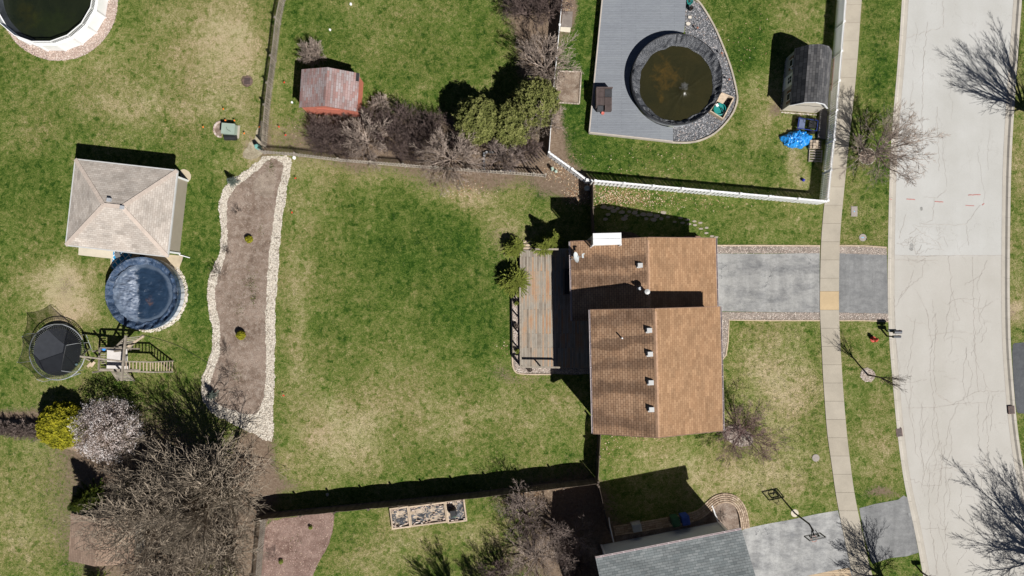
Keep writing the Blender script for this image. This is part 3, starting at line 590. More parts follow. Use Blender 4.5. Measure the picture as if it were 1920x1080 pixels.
# leaf litter
mm = M(); 
def leaves(m, cx, cy, rx, ry, n):
    for _ in range(n):
        x = cx + random.gauss(0, rx * .5); y = cy + random.gauss(0, ry * .5); X, Y = g(x, y); s_ = random.uniform(.03, .07); a = random.random() * PI; tl = random.uniform(-.3, .3)
        m.add([(X - s_ * math.cos(a), Y - s_ * math.sin(a), .03), (X + s_ * .6 * math.sin(a), Y - s_ * .6 * math.cos(a), .05), (X + s_ * math.cos(a), Y + s_ * math.sin(a), .035 + tl * .03), (X - s_ * .6 * math.sin(a), Y + s_ * .6 * math.cos(a), .045)], [(0, 1, 2, 3)])
leaves(mm, 1145, 368, 50, 22, 520); leaves(mm, 1200, 372, 60, 20, 320); leaves(mm, 1080, 365, 22, 24, 260); leaves(mm, 1048, 322, 28, 20, 240); leaves(mm, 1300, 378, 120, 20, 130); leaves(mm, 1195, 817, 60, 8, 110); leaves(mm, 590, 240, 60, 20, 40); leaves(mm, 1140, 840, 40, 30, 40); leaves(mm, 1200, 300, 160, 40, 90); leaves(mm, 1400, 90, 60, 90, 60); leaves(mm, 1065, 15, 10, 20, 60); leaves(mm, 1000, 920, 70, 10, 120); leaves(mm, 880, 360, 50, 20, 160); leaves(mm, 945, 650, 12, 16, 14)
stuff('fallen_leaves', mm, rndramp('leaf_litter', [(0, (.20, .10, .05)), (.4, (.42, .25, .14)), (.7, (.55, .42, .28)), (1, (.66, .56, .42))], fine=2, var=.05), 'scattered dry orange and tan leaves on the lawns', 'fallen leaves')

# ------------------------------------------------------------------ houses and sheds
def slab(m, pts, t=.12, r=None):                       # a roof plane given by its upper outline
    n = len(pts); lo = [(x, y, z - t) for x, y, z in pts]
    return m.add(list(pts) + lo, [tuple(range(n)), tuple(range(n, 2 * n))[::-1]] + [(i, n + i, n + (i + 1) % n, (i + 1) % n) for i in range(n)], r)
def gable_wall(m, x0, x1, y0, y1, ze, xr, zr):         # walls with gable tops at y0 and y1, ridge along y
    v_ = [(x0, y0, 0), (x1, y0, 0), (x1, y1, 0), (x0, y1, 0), (x0, y0, ze), (x1, y0, ze), (x1, y1, ze), (x0, y1, ze), (xr, y0, zr), (xr, y1, zr)]
    return m.add(v_, [(0, 1, 5, 8, 4), (2, 3, 7, 9, 6), (1, 2, 6, 5), (3, 0, 4, 7), (4, 8, 9, 7), (5, 6, 9, 8)])
def window(x, y, z, wd, ht, face, par):                # face: unit vector out of the wall (local)
    t = (-face[1], face[0]); f = M()
    for s_, (a, b) in enumerate(((-.5, 0), (.5, 0))): f.box((x + t[0] * a * wd + face[0] * .02, y + t[1] * a * wd + face[1] * .02, z), (.08 if face[0] == 0 else .06, .06 if face[0] == 0 else .08, ht + .08), math.atan2(face[1], face[0]) * 0)
    for b in (-.5, .5): f.box((x + face[0] * .025, y + face[1] * .025, z + b * ht), (wd if face[0] == 0 else .07, .07 if face[0] == 0 else wd, .08))
    fo = f.build('window', M_white, par); p = M(); p.box((x + face[0] * .012, y + face[1] * .012, z), (wd if face[0] == 0 else .03, .03 if face[0] == 0 else wd, ht)); p.build('pane', M_glass, fo)

hx, hy = g(1205.5, 577); hr = R(1.36)
hs = thing('brown_roof_house', 'split level house with two brown shingled gable roofs beside the short asphalt driveway', 'house', (hx, hy), hr)
M_fas = simple('brown_fascia', (.24, .15, .11), .1)
# lower wing (garage side)
ZE, ZR = 2.7, 4.65; xl, xr_, xm = -6.02, 5.25, -.42; yt, yb = 5.3, -.85
gable_wall(M(), xl + .5, xr_ - .5, -.2, yt - .22, ZE - .05, xm, ZR - .25).build('wall', M_cream, hs)
m = M(); slab(m, [(xl, yb, ZE), (xm, yb, ZR), (xm, yt, ZR), (xl, yt, ZE)]); m.build('roof', M_rfL, hs)
m = M(); slab(m, [(xm, yb, ZR), (xr_, yb, ZE), (xr_, yt, ZE), (xm, yt, ZR)]); m.build('roof', M_rfR, hs)
# tall wing
E2, R2 = 4.85, 6.85; bl, br, bm_ = -4.85, 4.82, -.5 + .05; y2 = -9.2
gable_wall(M(), bl + .62, br - .55, y2 + .35, -.12, E2 - .15, bm_, R2 - .3).build('wall', M_cream, hs)
m = M(); slab(m, [(bl, y2, E2), (bm_, y2, R2), (bm_, 0, R2), (bl, 0, E2)]); m.build('roof', M_rfL, hs)
m = M(); slab(m, [(bm_, y2, R2), (br, y2, E2), (br, 0, E2), (bm_, 0, R2)]); m.build('roof', M_rfR, hs)
gm = simple('gutter_paint', (.46, .40, .40), .15, 2, 0, .5)
for (x, ya, yb_, z, nmx) in ((xl - .06, yb, yt, ZE - .06, 1), (xr_ + .06, 0.0, yt, ZE - .06, 1), (bl - .06, y2, 0, E2 - .06, 1), (br + .06, y2, 0, E2 - .06, 1)):
    m = M()
    for k in range(3): m.bx(x - .06 if k == 0 else (x + .04 if k == 2 else x - .05), (x - .04 if k == 0 else (x + .06 if k == 2 else x + .05)), ya, yb_, z - .06, z + (.045 if k != 1 else -.045))
    for k in range(int((yb_ - ya) / .9)): m.bx(x - .06, x + .06, ya + .4 + k * .9, ya + .43 + k * .9, z + .046, z + .056)
    m.build('gutter', gm, hs)
cpm = simple('brown_ridge_cap', (.42, .26, .165), .2, 3, 14)
for x, z, ya, yb_ in ((xm, ZR, 0.0, yt), (bm_, R2, y2, 0)):
    m = M(); n_ = int((yb_ - ya) / .3)
    for k in range(n_): a = ya + k * .3; m.add([(x - .14, a, z - .045), (x, a, z + .035), (x + .14, a, z - .045), (x + .14, a + .32, z - .06), (x, a + .32, z + .018), (x - .14, a + .32, z - .06)], [(0, 1, 4, 5), (1, 2, 3, 4)])
    m.build('ridge_cap', cpm, hs)
for (x0, z0, x1, z1, y) in ((bl, E2, bm_, R2, .02), (bm_, R2, br, E2, .02), (bl, E2, bm_, R2, y2 - .03), (bm_, R2, br, E2, y2 - .03), (xl, ZE, xm, ZR, yt + .02), (xm, ZR, xr_, ZE, yt + .02)):
    M().beam((x0, y, z0 - .08), (x1, y, z1 - .08), .04, .16).build('fascia', M_fas, hs)
def lp(px, py, h):                                      # photo pixel at height h -> house frame
    X, Y = q(px, py, h); X -= hx; Y -= hy; return (X * math.cos(hr) + Y * math.sin(hr), -X * math.sin(hr) + Y * math.cos(hr))
def zroof(x, y):
    if y > 0: return (ZR - (ZR - ZE) * (xm - x) / (xm - xl)) if x < xm else (ZR - (ZR - ZE) * (x - xm) / (xr_ - xm))
    return (R2 - (R2 - E2) * (bm_ - x) / (bm_ - bl)) if x < bm_ else (R2 - (R2 - E2) * (x - bm_) / (br - bm_))
for (px, py, h) in ((1200, 497.5, 4.55), (1217.5, 619.5, 6.8), (1219, 664, 6.8), (1220.5, 717.5, 6.8), (1221.5, 768, 6.8)):
    x, y = lp(px, py, h); z = zroof(x, y); m = M(); m.bx(x - .17, x + .19, y - .17, y + .17, z + .12, z + .2); m.bx(x - .11, x + .11, y - .11, y + .11, z - .06, z + .119); m.bx(x - .22, x + .22, y - .2, y + .2, z - .03, z + .015); m.build('roof_vent', M_whitep if px > 1210 or 1 else M_metal, hs)
x, y = lp(1166, 634, 6.0); m = M(); m.tube([(x, y, zroof(x, y) - .1), (x, y, zroof(x, y) + .42)], .055, 10); m.build('vent_pipe', M_white, hs)
x, y = lp(1213, 547, 5.2); m = M(); z = zroof(x, abs(y)); m.tube([(x, y, z - .1), (x, y, z + .75)], .1, 12); o = m.build('flue_pipe', M_metal, hs); m = M(); m.lathe((x, y, z + .72), [(.12, 0), (.2, .02), (.2, .1), (.03, .17)], 20); m.build('flue_cap', M_whitep, o)
x, y = lp(1200, 541, 4.9); z = zroof(x, abs(y)); m = M(); m.lathe((x, y, z - .05), [(.14, 0), (.12, .1), (.08, .25), (.08, .5), (.12, .52), (.12, .62)], 12); m.build('pipe_boot', M_metal, hs)
M_capw = simple('weathered_white_cap', (.74, .74, .74), .08, 1.5, 9, .5)
# chimney chase, white metal top
c0, c1 = lp(1111, 438, 5.0), lp(1165, 458, 5.0); x0, x1 = c0[0] + .05, c1[0]; y0, y1 = c1[1], c0[1]
m = M(); m.bx(x0 + .05, x1 - .05, y0 + .05, y1 - .05, 0, 4.9); ch = m.build('chimney', M_cream, hs); m = M(); m.bx(x0 - .02, x1 + .02, y0 - .02, y1 + .02, 4.9, 4.98); m.build('chimney_cap', M_capw, ch); m = M(); m.bx(x0 + .02, x1 - .02, (y0 + y1) / 2 - .012, (y0 + y1) / 2 + .012, 4.981, 5.01); m.build('seam', simple('cap_seam', (.56, .57, .58), .1), ch)
M().bx(x0 - .06, x0 + .02, y0 - .06, y0 + .04, 2.6, 4.86).build('corner_trim', M_white, ch); m = M(); m.bx(x1 - .03, x1 + .05, y0 - .06, y0 + .04, 2.9, 4.86); m.build('corner_trim', M_white, ch)
# satellite dish
x, y = lp(1079, 483, 3.5); z = zroof(x, y); sd = thing('satellite_dish', 'pale grey satellite dish at the upper left corner of the brown roof', 'satellite dish', (hx, hy), hr)
m = M(); rad = .42; vs = []; fs = []; nn = 22; 
ax = Vector((.78, .12, .45)).normalized(); ta = ax.cross(Vector((0, 0, 1))).normalized(); tb = ta.cross(ax); c_ = Vector((x - .05, y, z + .75))
for i in range(5):
    for k in range(nn):
        t = 2 * PI * k / nn; rr = rad * i / 4 if i else .001; vs.append(c_ + ta * (rr * math.cos(t)) + tb * (rr * 1.1 * math.sin(t)) + ax * (.12 * (i / 4) ** 2))
for i in range(4):
    for k in range(nn): fs.append((i * nn + k, i * nn + (k + 1) % nn, (i + 1) * nn + (k + 1) % nn, (i + 1) * nn + k))
m.add(vs, fs); dm = simple('dish_paint', (.50, .54, .55), .05, 1, 0, .5); m.build('dish', dm, sd)
m = M(); m.tube([(x + .05, y, z - .05), (x + .02, y, z + .4), c_ + ax * -.02], .035, 8); m.tube([(x - .3, y + .25, z - .1), (x + .02, y, z + .4)], .02, 6); m.tube([(x - .3, y - .1, z - .1), (x + .02, y, z + .4)], .02, 6); m.build('mast', dm, sd)
m = M(); a = c_ + tb * -.4; b = c_ + ax * .62 + tb * -.1; m.tube([a, b], .022, 6); o = m.build('feed_arm', dm, sd); m = M(); m.box(b, (.12, .3, .08), .1); m.box(b + Vector((.06, .16, 0)), (.16, .07, .09), .1); m.build('receiver', dm, o)
window(xl + .5, 3.2, 1.5, 1.6, 1.4, (-1, 0), hs)
window(-2, y2 + .35, 1.5, 1.2, 1.2, (0, -1), hs); window(2, y2 + .35, 3.8, 1.2, 1.1, (0, -1), hs); window(br - .55, -3, 3.8, 1.5, 1.2, (1, 0), hs); window(br - .55, -6.5, 1.5, 1.5, 1.2, (1, 0), hs); window(bl + .62, -4, 3.8, 1.4, 1.1, (-1, 0), hs)
m = M(); m.bx(xr_ - .5, xr_ - .46, .6, 4.6, 0, 2.2); m.build('garage_door', M_white, hs)
m = M(); m.bx(2.6, 3.6, yt - .22, yt - .18, 0, 2.05); m.build('door', M_brick, hs)
m = M(); m.bx(3.3, 4.55, yt + .02, yt + .5, 0, .5); tag(m.build('firewood_box', M_brick, base=None), 'low brown box against the garage side wall', 'box'); bpy.data.objects['firewood_box'].location = (hx, hy, 0)

# grey house
gx, gy = g(1352, 955); gr_ = math.atan2(52, 264) * 1.0
gh = thing('grey_roof_house', 'blue grey sided house with a grey shingle roof cut by the bottom edge', 'house', (gx, gy), gr_)
W = 11.05; D = 10.4; GE = 5.0; GR = 7.2; Wl = 10.6                    # local x runs left (negative) along the eave, y negative goes away
gable = M(); oh = .95
v_ = [(-W + .9, -oh, 0), (-.35, -oh, 0), (-.35, -D + oh, 0), (-W + .9, -D + oh, 0)]
v2 = [(a, b, GE - .05 + .15) for a, b, _ in v_] ; rp = [(-W + .9, -D / 2, GR - .2), (-.35, -D / 2, GR - .2)]
gable.add([(a, b, 0) for a, b, _ in v_] + v2 + rp, [(0, 1, 5, 4), (2, 3, 7, 6), (1, 2, 6, 9, 5), (3, 0, 4, 8, 7)])
gable.build('wall', M_bluegrey, gh)
m = M(); slab(m, [(-W, 0, GE), (0, 0, GE), (0, -D / 2, GR), (-W, -D / 2, GR)]); slab(m, [(-W, -D / 2, GR), (0, -D / 2, GR), (0, -D, GE), (-W, -D, GE)]); m.build('roof', M_rfG, gh)
m = M(); m.bx(-W, 0, -oh + .02, -.02, GE - .16, GE - .13); m.bx(-W, 0, -.02, .03, GE - .2, GE - .02); m.build('soffit', M_white, gh)
m = M(); m.bx(-W, 0, .03, .05, GE - .1, GE + .02); m.bx(-W, 0, .13, .15, GE - .1, GE + .02); m.bx(-W, 0, .051, .129, GE - .1, GE - .08)
for k in range(13): m.bx(-W + .4 + k * .85, -W + .44 + k * .85, .03, .15, GE + .021, GE + .035)
m.build('gutter', simple('pink_white_gutter', (.66, .58, .58), .05), gh)
M().bx(-W + .84, -W + .98, -oh - .02, -oh + .04, 0, GE - .17).build('corner_trim', M_white, gh); m = M(); m.bx(-.42, -.3, -oh - .02, -oh + .04, 0, GE - .17); m.build('corner_trim', M_white, gh)
def glp(px, py, h=0):
    X, Y = q(px, py, h); X -= gx; Y -= gy; return (X * math.cos(gr_) + Y * math.sin(gr_), -X * math.sin(gr_) + Y * math.cos(gr_))
a = glp(1378, 990, 4.7); b = glp(1346, 991, 3.2)
m = M(); e0 = glp(1335, 948, .15); m.tube([(-.5, .08, GE - .08), (-.55, -oh + .1, GE - 1.3), (-.5, -oh + .1, .25), (e0[0], e0[1], .15)], .055, 6); m.build('downspout', M_white, gh)
window(-3, -oh, 3.6, 1.2, 1.1, (0, 1), gh); window(-7, -oh, 3.6, 1.2, 1.1, (0, 1), gh); window(-.35, -4, 3.4, 1.6, 1.2, (1, 0), gh)
m = M(); m.bx(-.35, -.3, -7.8, -2.6, 0, 2.2); m.build('garage_door', M_white, gh)
m = M(); m.tube([glp(1141, 970) + (.1,), glp(1143, 985) + (.12,), glp(1150, 1015) + (.2,)], .05, 6); m.build('downspout', M_white, gh)

def wheelie(px, py, col, label):
    t = thing('wheeled_bin', label, 'wheeled bin', (*g(px, py),), gr_, 'wheeled bins by the grey house'); n_ = 'bin_' + ('blue' if col[2] > .1 else 'green')
    mt = simple(n_, col, .1, 2, 0, .5); m = M(); m.box((0, 0, .5), (.55, .62, 1.0), 0, None, 1.08); m.build('body', mt, t)
    m = M(); m.box((0, .0, 1.05), (.62, .72, .07)); m.box((0, 0, 1.1), (.52, .55, .04), 0, None, .8); m.build('lid', mt, t); m = M(); m.tube([(-.25, -.4, 1.0), (.25, -.4, 1.0)], .025, 6); m.build('handle', mt, t)
    for s_ in (-.27, .27): m = M(); m.tube([(s_ - .03, -.3, .13), (s_ + .03, -.3, .13)], .13, 14); m.build('wheel', M_black, t)
wheelie(1262, 971, (.03, .10, .05), 'dark green wheeled bin left of the blue one beside the grey house')
wheelie(1280, 968, (.03, .07, .32), 'blue wheeled bin with white emblem beside the grey house')
ac = thing('air_conditioner', 'pale square air conditioner unit by the grey house wall', 'air conditioner', g(1192, 985), gr_)
m = M(); m.box((0, 0, .38), (.7, .6, .7)); m.build('cabinet', M_metal, ac); m = M(); 
for k in range(6): m.ring((0, 0, .745), .05 + k * .045, .006, 20, 4)
m.build('fan_grille', M_whitep, ac); m = M(); m.box((0, 0, .02), (.85, .75, .04)); m.build('pad', M_walk, ac)

# pavilion with hip roof
px_, py_ = g(262, 398); pr = R(-6.4)
pa = thing('hip_roof_outbuilding', 'small outbuilding with a light tan hipped shingle roof near the left pools', 'outbuilding', (px_, py_), pr)
a, b = 3.98, 3.36; ZE3, ZR3 = 2.6, 3.75; rl = .7
P = [(-a, -b, ZE3), (a, -b, ZE3), (a, b, ZE3), (-a, b, ZE3)]; r0, r1 = (-rl, 0, ZR3), (rl, 0, ZR3)
m = M(); slab(m, [P[0], P[1], r1, r0]); slab(m, [P[2], P[3], r0, r1]); m.build('roof', M_rfT, pa)
m = M(); slab(m, [P[1], P[2], r1]); slab(m, [P[3], P[0], r0]); m.build('roof', M_rfTs, pa)
m = M(); 
for s_, e_ in ((P[0], r0), (P[3], r0), (P[1], r1), (P[2], r1), (r0, r1)):
    s2, e2 = Vector(s_), Vector(e_); n_ = int((e2 - s2).length / .28)
    for k in range(n_): m.beam(s2 + (e2 - s2) * (k / n_) + Vector((0, 0, .012)), s2 + (e2 - s2) * ((k + 1.05) / n_) + Vector((0, 0, .0)), .3, .03)
m.build('ridge_cap', M_cap, pa)
m = M()
for s_, e_ in zip(P, P[1:] + P[:1]): m.beam(Vector(s_) + Vector((0, 0, -.06)), Vector(e_) + Vector((0, 0, -.06)), .12, .14)
m.build('gutter', M_whitep, pa)
m = M(); wi = .38; m.bx(a - wi - .12, a - wi, -b + wi, b - wi, 0, 2.5); m.bx(-a + wi, a - wi - .121, b - wi - .12, b - wi, 0, 2.5); m.bx(-a + wi, -a + wi + .12, -b + wi, b - wi - .121, 0, 2.5); m.bx(-a + wi + .121, -1.2, -b + wi, -b + wi + .12, 0, 2.5); m.bx(1.2, a - wi - .121, -b + wi, -b + wi + .12, 0, 2.5); m.build('wall', M_tan, pa)
for sx, sy in ((1, 1), (1, -1)): M().box((sx * (a - wi) + .01, sy * (b - wi), 1.25), (.14, .14, 2.5)).build('corner_trim', M_white, pa)
for x, y in ((-.35, .42), (.75, -.05)):
    z = ZR3 - .15 if y > 0.1 else ZR3 - .08
    m = M(); m.bx(x - .14, x + .14, y - .14, y + .14, z, z + .22); m.build('roof_vent', M_metal, pa)
m = M(); m.tube([(a - wi + .02, -b + wi - .1, .1), (a - wi + .9, -b + wi - .25, .06)], .04, 6); m.build('downspout', M_white, pa)

# red shed
rx_, ry_ = g(630, 184); rr_ = R(-4)
rs = thing('red_shed', 'small red painted shed with a pinkish shingle gable roof', 'shed', (rx_, ry_), rr_)
m = M(); gable_wall(m, -2.15, 2.15, -1.42, 1.42, 2.05, 0, 2.9).build('wall', M_red, rs)
for s_ in (-1, 1): m = M(); slab(m, [(s_ * 2.28, -1.5, 2.05), (0, -1.5, 3.0), (0, 1.5, 3.0), (s_ * 2.28, 1.5, 2.05)][::s_], .07); m.build('roof', M_rfP, rs)
m = M(); m.bx(-.9, .9, -1.46, -1.425, 0, 1.95); m.build('door', M_red, rs); m = M(); m.add([(2.05, 1.5, 2.16), (2.27, 1.5, 2.07), (2.27, .85, 2.07), (2.05, .85, 2.16)], [(3, 2, 1, 0)]); m.build('patch', M_black, rs)

# brown shed under the big trees
bx_, by_ = g(222, 990); br_ = R(-3)
bs = thing('brown_shed', 'shed with a pale brown shingle roof partly under the big bare trees', 'shed', (bx_, by_), br_)
m = M(); gable_wall(m, -2.4, 2.2, -1.75, 1.55, 2.15, -.1, 2.9).build('wall', M_cream, bs)
for s_ in (-1, 1): m = M(); slab(m, [(s_ * 2.55, -1.95, 2.2), (0, -1.95, 3.05), (0, 1.75, 3.05), (s_ * 2.55, 1.75, 2.2)][::s_], .08); m.build('roof', M_rfB, bs)
m = M(); m.bx(-.7, .7, -1.79, -1.755, 0, 1.9); m.build('door', M_white, bs)

# gambrel shed
sx_, sy_ = g(1502, 161); sr = R(-4.6)
gs = thing('gambrel_shed', 'cream garden shed with a shade-greyed wall and charcoal barn style roof beside the white fence', 'shed', (sx_, sy_), sr)
hw, hl = 1.38, 2.12; prof = [(-hw - .1, 1.9), (-.78, 2.85), (0, 3.15), (.78, 2.85), (hw + .1, 1.9)]
m = M(); gp = [(-hw, 0), (hw, 0), (hw, 1.95), (.72, 2.8), (0, 3.08), (-.72, 2.8), (-hw, 1.95)]; n_ = len(gp)
m.add([(x, -hl, z) for x, z in gp] + [(x, hl, z) for x, z in gp], [tuple(range(n_)), tuple(range(n_, 2 * n_))[::-1]] + [(n_ + i, n_ + (i + 1) % n_, (i + 1) % n_, i) for i in range(n_)])
m.build('wall', M_cream, gs)
for i in range(4): m = M(); (x0, z0), (x1, z1) = prof[i], prof[i + 1]; slab(m, [(x0, -hl - .12, z0), (x1, -hl - .12, z1), (x1, hl + .12, z1), (x0, hl + .12, z0)], .06); m.build('roof', M_rfK, gs)
m = M(); m.bx(-hw - .03, -hw - .003, -hl, hl, .05, 1.85); m.build('siding', M_shadesid, gs)  # left wall's shade painted as a grey panel over the cream wall
m = M(); m.bx(-hw - .07, -hw - .032, -.55, .45, .05, 1.8); dr = m.build('door', M_white, gs); m = M(); m.bx(-hw - .075, -hw - .071, -.35, .25, .95, 1.6); m.build('pane', M_glass, dr); m = M()
for k in range(3): m.bx(-hw - .085, -hw - .076, -.35 + .28 * k, -.31 + .28 * k, .95, 1.6)
m.bx(-hw - .085, -hw - .076, -.35, .25, 1.25, 1.29); m.build('glazing_bar', M_white, dr)
for y in (-1.4, 1.3):
    m = M(); m.bx(-hw - .06, -hw - .032, y - .3, y + .3, .95, 1.6); wn = m.build('window', M_white, gs); m = M(); m.bx(-hw - .066, -hw - .061, y - .24, y + .24, 1.0, 1.55); m.build('pane', M_glass, wn)
    for s_ in (-1, 1): m = M(); m.bx(-hw - .07, -hw - .032, y + s_ * .42 - .1, y + s_ * .42 + .1, .9, 1.65); m.build('shutter', M_brick, gs)
m = M(); m.lathe((-hw - .12, .75, 1.55), [(.02, 0), (.09, .04), (.09, .14), (.02, .2)], 12); m.build('wall_lamp', M_white, gs)
m = M()
for (x0, z0), (x1, z1) in zip(prof, prof[1:]): m.beam((x0, -hl - .14, z0 - .06), (x1, -hl - .14, z1 - .06), .03, .12)
m.build('fascia', M_white, gs)
m = M(); k0 = [(-hw + i * .23, -hl - .02, 1.75 + .06 * math.sin(i * 2.2)) for i in range(13)]; m.tube(k0, .014, 4); m.build('string_lights', M_black, gs)
mm = M()
for i in range(34):
    t = i / 33; mm.rock(*[u + v__ for u, v__ in zip(g(1466 + 65 * t, 210.5 + 5 * t), (0, 0))], 0, random.uniform(.06, .09))
for i in range(30): mm.rock(*g(1473 - 9 * i / 29, 115 + 92 * i / 29), 0, random.uniform(.05, .08))
tag(mm.build('shed_edging_stones', M_stone), 'row of small pinkish stones along the foot of the barn style shed', 'stones', kind='stuff')

# ------------------------------------------------------------------ fences
random.seed(31)
def fence(name, label, line, h, mat, sec=2.44, style='picket', gap=.045, bw=.09, postw=.11, posth=.08, first=True, last=True):
    base = (*line[0], 0); t = thing(name, label, 'fence', base); z0 = .05
    for si in range(len(line) - 1):
        a, b = Vector(line[si]), Vector(line[si + 1]); L_ = (b - a).length; n_ = max(1, round(L_ / sec)); d = (b - a) / L_; nrm = Vector((-d.y, d.x)); an = math.atan2(d.y, d.x)
        for k in range(n_ + 1):
            if k == n_ and si < len(line) - 2: continue
            if (k == 0 and si == 0 and not first) or (k == n_ and not last): continue
            p = a + d * (L_ * k / n_); m = M(); m.box((p.x, p.y, (h + posth) / 2), (postw, postw, h + posth), an); m.box((p.x, p.y, h + posth + .012), (postw + .04, postw + .04, .025), an)
            m.build('post', mat, t, base)
        for k in range(n_):
            s_ = L_ * k / n_ + postw / 2; e_ = L_ * (k + 1) / n_ - postw / 2; m = M(); hk = h + random.uniform(-.015, .015)
            def B(u, off, dx, dy, za, zb): p = a + d * u + nrm * off; m.box((p.x, p.y, (za + zb) / 2), (dx, dy, zb - za), an)
            if style == 'picket':
                u = s_ + bw / 2 + gap / 2
                while u < e_ - bw / 2: B(u, .025, bw, .02, z0, hk); u += bw + gap
                for z in (.25, hk - .2): B((s_ + e_) / 2, -.012, e_ - s_, .045, z - .045, z + .045)
            elif style == 'vinyl':                     # pickets between a bottom and a top rail, as in the photograph's stripes
                u = s_ + bw / 2 + gap / 2
                while u < e_ - bw / 2: B(u, .0, bw, .022, z0 + .06, hk - .03); u += bw + gap
                B((s_ + e_) / 2, 0, e_ - s_, .05, z0, z0 + .09); B((s_ + e_) / 2, 0, e_ - s_, .05, hk - .04, hk)
            elif style == 'staggered':                 # boards alternate on either side of the rails
                u = s_ + bw / 2; j = 0
                while u < e_ - bw / 2 + .01: B(u, .077 if j % 2 else -.077, bw, .02, z0, hk - .01); u += bw * .92; j += 1
                for z in (.3, hk - .07): B((s_ + e_) / 2, 0, e_ - s_, .05, z - .04, z + .04)
            elif style == 'shadowbox':
                u = s_ + bw / 2; j = 0
                while u < e_ - bw / 2 + .01: B(u, .055 if j % 2 else -.055, bw * 1.25, .02, z0, hk - .01); u += bw + .005; j += 1
                for z in (.3, hk - .07): B((s_ + e_) / 2, 0, e_ - s_, .085, z - .04, z + .04)
                for o_ in (-.07, .07): B((s_ + e_) / 2, o_, e_ - s_, .012, hk - .1, hk)
            elif style == 'privacy':                   # solid boards with an arched top
                u = s_ - postw / 2 + bw / 2
                while u < e_ + postw / 2:
                    f = max(0, min(1, (u - s_) / (e_ - s_))); B(u, .03, bw - .004, .02, 0, hk - .16 + .16 * math.sin(PI * f) ** .6 + random.uniform(-.006, .006)); u += bw
                for z in (.3, 1.0, hk - .3): B((s_ + e_) / 2, -.01, e_ - s_, .05, z - .045, z + .045)
            m.build('panel', mat, t, base)
    return t
fence('white_picket_fence', 'white vinyl fence with striped pickets running beside the sidewalk', gl([(1576, -60), (1571, 0), (1549, 270), (1537, 381)]), 1.42, M_white, style='staggered', bw=.10, postw=.13)
fence('white_panel_fence', 'white vinyl fence across the lawn between the grey deck yard and the garage', gl([(1112, 345), (1537, 383)][::1]), 1.5, M_white, style='shadowbox', bw=.15, postw=.14, last=False)
fence('white_angled_fence', 'white vinyl fence bending diagonally around the leaf strewn corner', gl([(1028, 293), (1070, 323), (1097, 343), (1111, 344.8)]), 1.4, M_white, style='shadowbox', bw=.15, postw=.14, last=False, first=False)
fence('white_side_fence', 'white vinyl fence seen edge on left of the grey deck', gl([(1056, -60), (1053, 0), (1042, 118), (1036, 180), (1028, 292)]), 1.3, M_white, style='vinyl', bw=.085, gap=.02, postw=.13)
fence('wood_picket_fence', 'grey wooden picket fence running down from the top edge to the teal post', gl([(538, -60), (535, 0), (526, 45), (518, 115), (511, 165), (506, 205), (500, 276)]), 1.3, M_wood, style='picket', gap=.075, bw=.11)
fence('wood_boundary_fence', 'low wooden picket fence behind the brown shrubs along the top of the main lawn', gl([(497, 288), (560, 293), (640, 303), (760, 313), (880, 322), (1000, 330), (1022, 332)]), 1.15, M_wood3, style='picket', gap=.13, bw=.10)
fence('tall_board_fence', 'long dark solid board fence with scalloped top along the bottom of the main lawn', gl([(488, 965), (515, 960), (700, 942), (870, 925), (1115, 896.5)]), 1.92, M_wood2, style='privacy', bw=.14)
fence('side_board_fence', 'dark wooden fence between the brown house corner and the bottom fence', gl([(1117, 893), (1122, 800)]), 1.75, M_wood2, style='privacy', bw=.14)
fence('corner_board_fence', 'dark wooden fence running down towards the grey house', gl([(1118, 902), (1128, 945), (1138, 985)]), 1.6, M_wood2, style='picket', gap=.02, bw=.12)
fence('upper_board_fence', 'dark wooden fence between the white fence and the brown garage wing', gl([(1110, 438), (1108, 395), (1108, 350)]), 1.7, M_wood2, style='privacy', bw=.14)
fence('lower_picket_fence', 'weathered pale picket fence beside the reddish mulch', gl([(500, 965), (494, 1020), (488, 1100)]), 1.35, M_wood3, style='picket', gap=.08, bw=.08)

# ------------------------------------------------------------------ pools
def cover_mat(name, c, fold=.3, rough=.35, sheen=None):
    n = N(name); a = n.mix(n.noise(.6, 5, .7, 2), mul(c, .6), mul(c, 1.5))
    if sheen: a = n.mix(n.math('MULTIPLY', n.noise(sheen[1], 5, .65, .6, lo=sheen[2], hi=sheen[3]), .8), a, sheen[0])  # pale reflected sheen mixed into the cover colour by noise
    n.bump(n.noise(1.6, 6, .7, 3, n.mapv((1, 1, .3)), lo=None), fold, .12)
    return n.done(a, rough, .4)
def radial_fold(cx, cy, n_, m, r0, r1, z): pass
def annulus(m, c, r0, z0, r1, z1, n=96, amp=.03, rings=8, seed=0, sh=(0, 0)):
    vs = []; fs = []
    for i in range(rings + 1):
        f = i / rings
        for k in range(n):
            t = 2 * PI * k / n; w_ = mnoise.noise((math.cos(t) * 5 + seed, math.sin(t) * 5, f * 1.3)); w2 = mnoise.noise((math.cos(t) * 16 + seed, math.sin(t) * 16, f * .8 + 5))
            rr = r0 + (r1 - r0) * f + (w_ * amp * .8 if 0 < i else 0); zz = z0 + (z1 - z0) * f + (w_ * amp * 2.2 + w2 * amp * 1.6) * math.sin(PI * min(1, f * 1.0 + .12))
            vs.append((c[0] + rr * math.cos(t) + sh[0] * f, c[1] + rr * math.sin(t) + sh[1] * f, c[2] + zz))
    for i in range(rings):
        for k in range(n): fs.append((i * n + k, (i + 1) * n + k, (i + 1) * n + (k + 1) % n, i * n + (k + 1) % n))
    return m.add(vs, fs)
